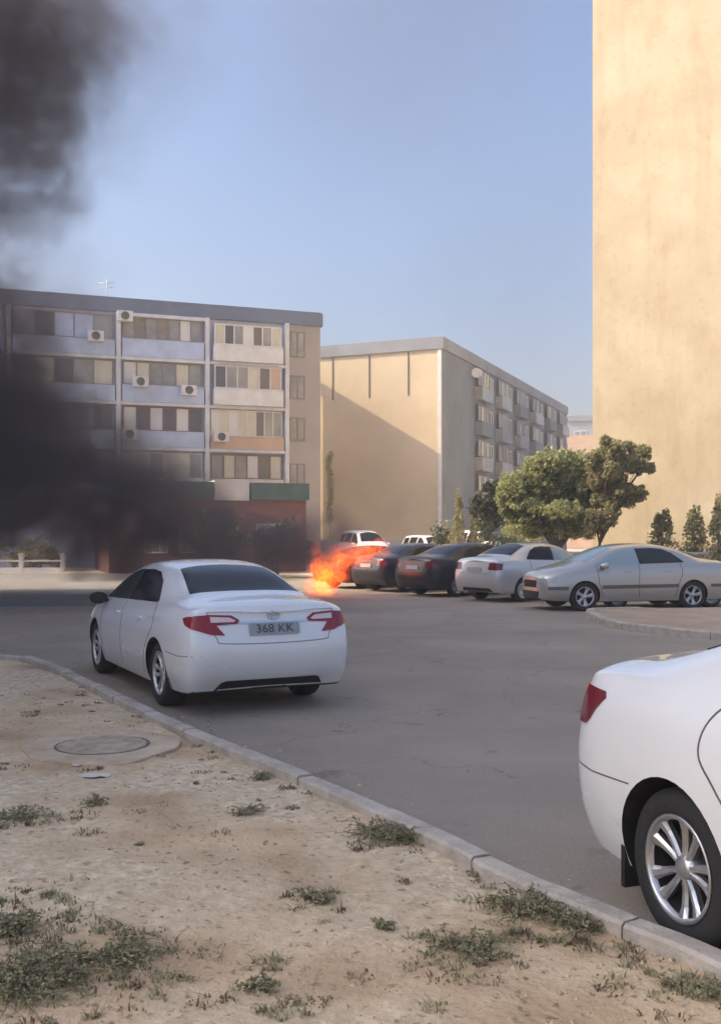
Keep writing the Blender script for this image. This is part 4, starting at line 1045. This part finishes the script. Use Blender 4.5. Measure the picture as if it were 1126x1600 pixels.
# ------------------------------------------------------------------ smoke and flames
def blob_volume(name, blobs, Yc, zone, noise_amp, noise_scale, color, dens, emis=None, thick=1.0, detail=4):
    """one box of volume; blobs are (centre, radius, weight), softened and broken up by noise"""
    b = MB(); b.box(zone[0], zone[1]); 
    m = bpy.data.materials.new(name); m.use_nodes = True; nt = m.node_tree; L = nt.links.new; N = nt.nodes.new
    nt.nodes.remove(nt.nodes['Principled BSDF']); out = nt.nodes['Material Output']
    pv = N('ShaderNodeVolumePrincipled'); L(pv.outputs[0], out.inputs['Volume'])
    tc = N('ShaderNodeTexCoord')
    n1 = N('ShaderNodeTexNoise'); n1.inputs['Scale'].default_value = noise_scale; n1.inputs['Detail'].default_value = detail; n1.inputs['Roughness'].default_value = .55
    L(tc.outputs['Object'], n1.inputs['Vector'])
    sub = N('ShaderNodeVectorMath'); sub.operation = 'SUBTRACT'; L(n1.outputs['Color'], sub.inputs[0]); sub.inputs[1].default_value = (.5, .5, .5)
    sc = N('ShaderNodeVectorMath'); sc.operation = 'SCALE'; L(sub.outputs[0], sc.inputs[0]); sc.inputs['Scale'].default_value = noise_amp
    ad = N('ShaderNodeVectorMath'); L(tc.outputs['Object'], ad.inputs[0]); L(sc.outputs[0], ad.inputs[1])
    n5 = N('ShaderNodeTexNoise'); n5.inputs['Scale'].default_value = noise_scale*2.6; n5.inputs['Detail'].default_value = 3; L(ad.outputs[0], n5.inputs['Vector'])
    f5 = N('ShaderNodeMapRange'); f5.inputs[1].default_value = .44 if emis else .32; f5.inputs[2].default_value = .58 if emis else .62; f5.inputs[3].default_value = .02 if emis else .15; f5.inputs[4].default_value = 2.0 if emis else 1.6; L(n5.outputs[0], f5.inputs[0])
    tot = None
    for c, r, w, stretch in blobs:
        s2 = N('ShaderNodeVectorMath'); s2.operation = 'SUBTRACT'; L(ad.outputs[0], s2.inputs[0]); s2.inputs[1].default_value = c
        s3 = N('ShaderNodeVectorMath'); s3.operation = 'MULTIPLY'; L(s2.outputs[0], s3.inputs[0]); s3.inputs[1].default_value = stretch
        ln = N('ShaderNodeVectorMath'); ln.operation = 'LENGTH'; L(s3.outputs[0], ln.inputs[0])
        mr = N('ShaderNodeMapRange'); mr.interpolation_type = 'SMOOTHSTEP'; mr.inputs[1].default_value = r; mr.inputs[2].default_value = r*.25; mr.inputs[3].default_value = 0; mr.inputs[4].default_value = w
        L(ln.outputs['Value'], mr.inputs[0])
        if tot is None: tot = mr.outputs[0]
        else:
            a_ = N('ShaderNodeMath'); a_.operation = 'ADD'; L(tot, a_.inputs[0]); L(mr.outputs[0], a_.inputs[1]); tot = a_.outputs[0]
    w5 = N('ShaderNodeMath'); w5.operation = 'MULTIPLY'; L(tot, w5.inputs[0]); L(f5.outputs[0], w5.inputs[1]); tot = w5.outputs[0]
    mu = N('ShaderNodeMath'); mu.operation = 'MULTIPLY'; L(tot, mu.inputs[0]); mu.inputs[1].default_value = dens
    L(mu.outputs[0], pv.inputs['Density']); pv.inputs['Color'].default_value = (*color, 1)
    pv.inputs['Absorption Color'].default_value = (*color, 1)
    pv.inputs['Anisotropy'].default_value = .2
    if emis:
        r = N('ShaderNodeValToRGB'); e = r.color_ramp.elements; e[0].position = .0; e[0].color = (1, .045, .006, 1); e[1].position = 1.0; e[1].color = (1, .15, .008, 1)
        L(tot, r.inputs[0]); L(r.outputs[0], pv.inputs['Emission Color'])
        me_ = N('ShaderNodeMath'); me_.operation = 'MULTIPLY'; L(tot, me_.inputs[0]); me_.inputs[1].default_value = emis; L(me_.outputs[0], pv.inputs['Emission Strength'])
    return b.build(name, m)
YS = 27.5; sc_ = YS/F
def SB(px, py, rpx, w, st=(1, 1, 1), dy=0):
    p = at(px, py, YS); return ((p.x, p.y+dy, p.z), rpx*sc_, w, st)
smoke_blobs = [SB(-80, 700, 240, 1.6), SB(55, 725, 180, 1.5), SB(150, 765, 170, 1.3), SB(225, 805, 150, 1.1, (1, 1, 1.1)), SB(295, 835, 118, .95, (1, 1, 1.25)),
 SB(365, 848, 108, .85, (1, 1, 1.35)), SB(435, 850, 100, .95, (1, 1, 1.35)), SB(500, 842, 85, 1.2, (1, 1, 1.2)), SB(180, 855, 80, .7, (1, 1, 1.3)), SB(10, 615, 155, .65), SB(-70, 550, 190, .8), SB(85, 540, 150, .13), SB(-5, 490, 120, .4), SB(2, 436, 36, .9),
 SB(190, 640, 150, .14), SB(350, 790, 150, .2), SB(-60, 50, 275, 1.1), SB(80, -10, 195, .7), SB(55, 150, 160, .5), SB(0, 245, 140, .6), SB(98, 310, 80, .75, (1, 1, 1.3)), SB(15, 340, 125, .4), SB(110, 200, 160, .16),
 SB(-260, 400, 300, .8), SB(210, 30, 210, .12), SB(40, 410, 200, .10), SB(600, 20, 350, .05), SB(800, 450, 260, .03), SB(520, 600, 220, .015)]
sm = blob_volume('smoke', smoke_blobs, YS, ((-16, 23.5, .5), (6.2, 31.5, 22.5)), 2.6, .5, (.17, .155, .155), .92)
tag(sm, 'black smoke billowing from the burning car across the left side of the sky', 'smoke', kind='stuff')
YF = 29.6; sc_ = YF/F
def FBL(px, py, rpx, w, st=(1, 1, 1), dy=0):
    p = at(px, py, YF); return ((p.x, p.y+dy, p.z), rpx*sc_, w, st)
def zone(x0, y0, x1, y1, d=1.0):
    a, c = at(x0, y1, YF), at(x1, y0, YF); return ((a.x, YF-d, max(.02, a.z)), (c.x, YF+d, c.z))
fl = blob_volume('flame', [FBL(502, 905, 33, 1.7, (1.2, 1, .75)), FBL(496, 880, 24, 1.2, (1.25, 1, .7)), FBL(521, 893, 28, 1.0), FBL(528, 870, 22, .8, (.8, 1, 1.1)), FBL(506, 925, 20, 1.4)], YF, zone(450, 822, 566, 945, .8), .95, 2.9, (.3, .1, .05), .5, emis=1.6, detail=5)
tag(fl, 'tall bright orange flame at the rear of the burnt car beside the white sedan roof', 'flame', 'flames of the burning car')
fl = blob_volume('flame', [FBL(552, 868, 34, .9, (.7, 1, 1.3)), FBL(586, 858, 26, .7, (.75, 1, 1.4)), FBL(532, 880, 22, .8, (.8, 1, 1.2))], YF, zone(514, 826, 620, 905, .7), .85, 2.6, (.3, .1, .05), .4, emis=1.2, detail=5)
tag(fl, 'thin reddish flame drifting sideways over the burnt car towards the distant white car', 'flame', 'flames of the burning car')

# evening haze: one closed box round the whole scene
b = MB(); b.box((-180, -60, -1.2), (180, 260, 30)); hz = b.build('haze', bpy.data.materials.new('haze'))
hm = hz.data.materials[0]; hm.use_nodes = True; nt = hm.node_tree; nt.nodes.remove(nt.nodes['Principled BSDF'])
pv = nt.nodes.new('ShaderNodeVolumePrincipled'); pv.inputs['Density'].default_value = .0019; pv.inputs['Color'].default_value = (.85, .85, .88, 1); pv.inputs['Anisotropy'].default_value = .3
nt.links.new(pv.outputs[0], nt.nodes['Material Output'].inputs['Volume']); tag(hz, 'thin pale evening haze over the whole yard', 'haze', kind='stuff')
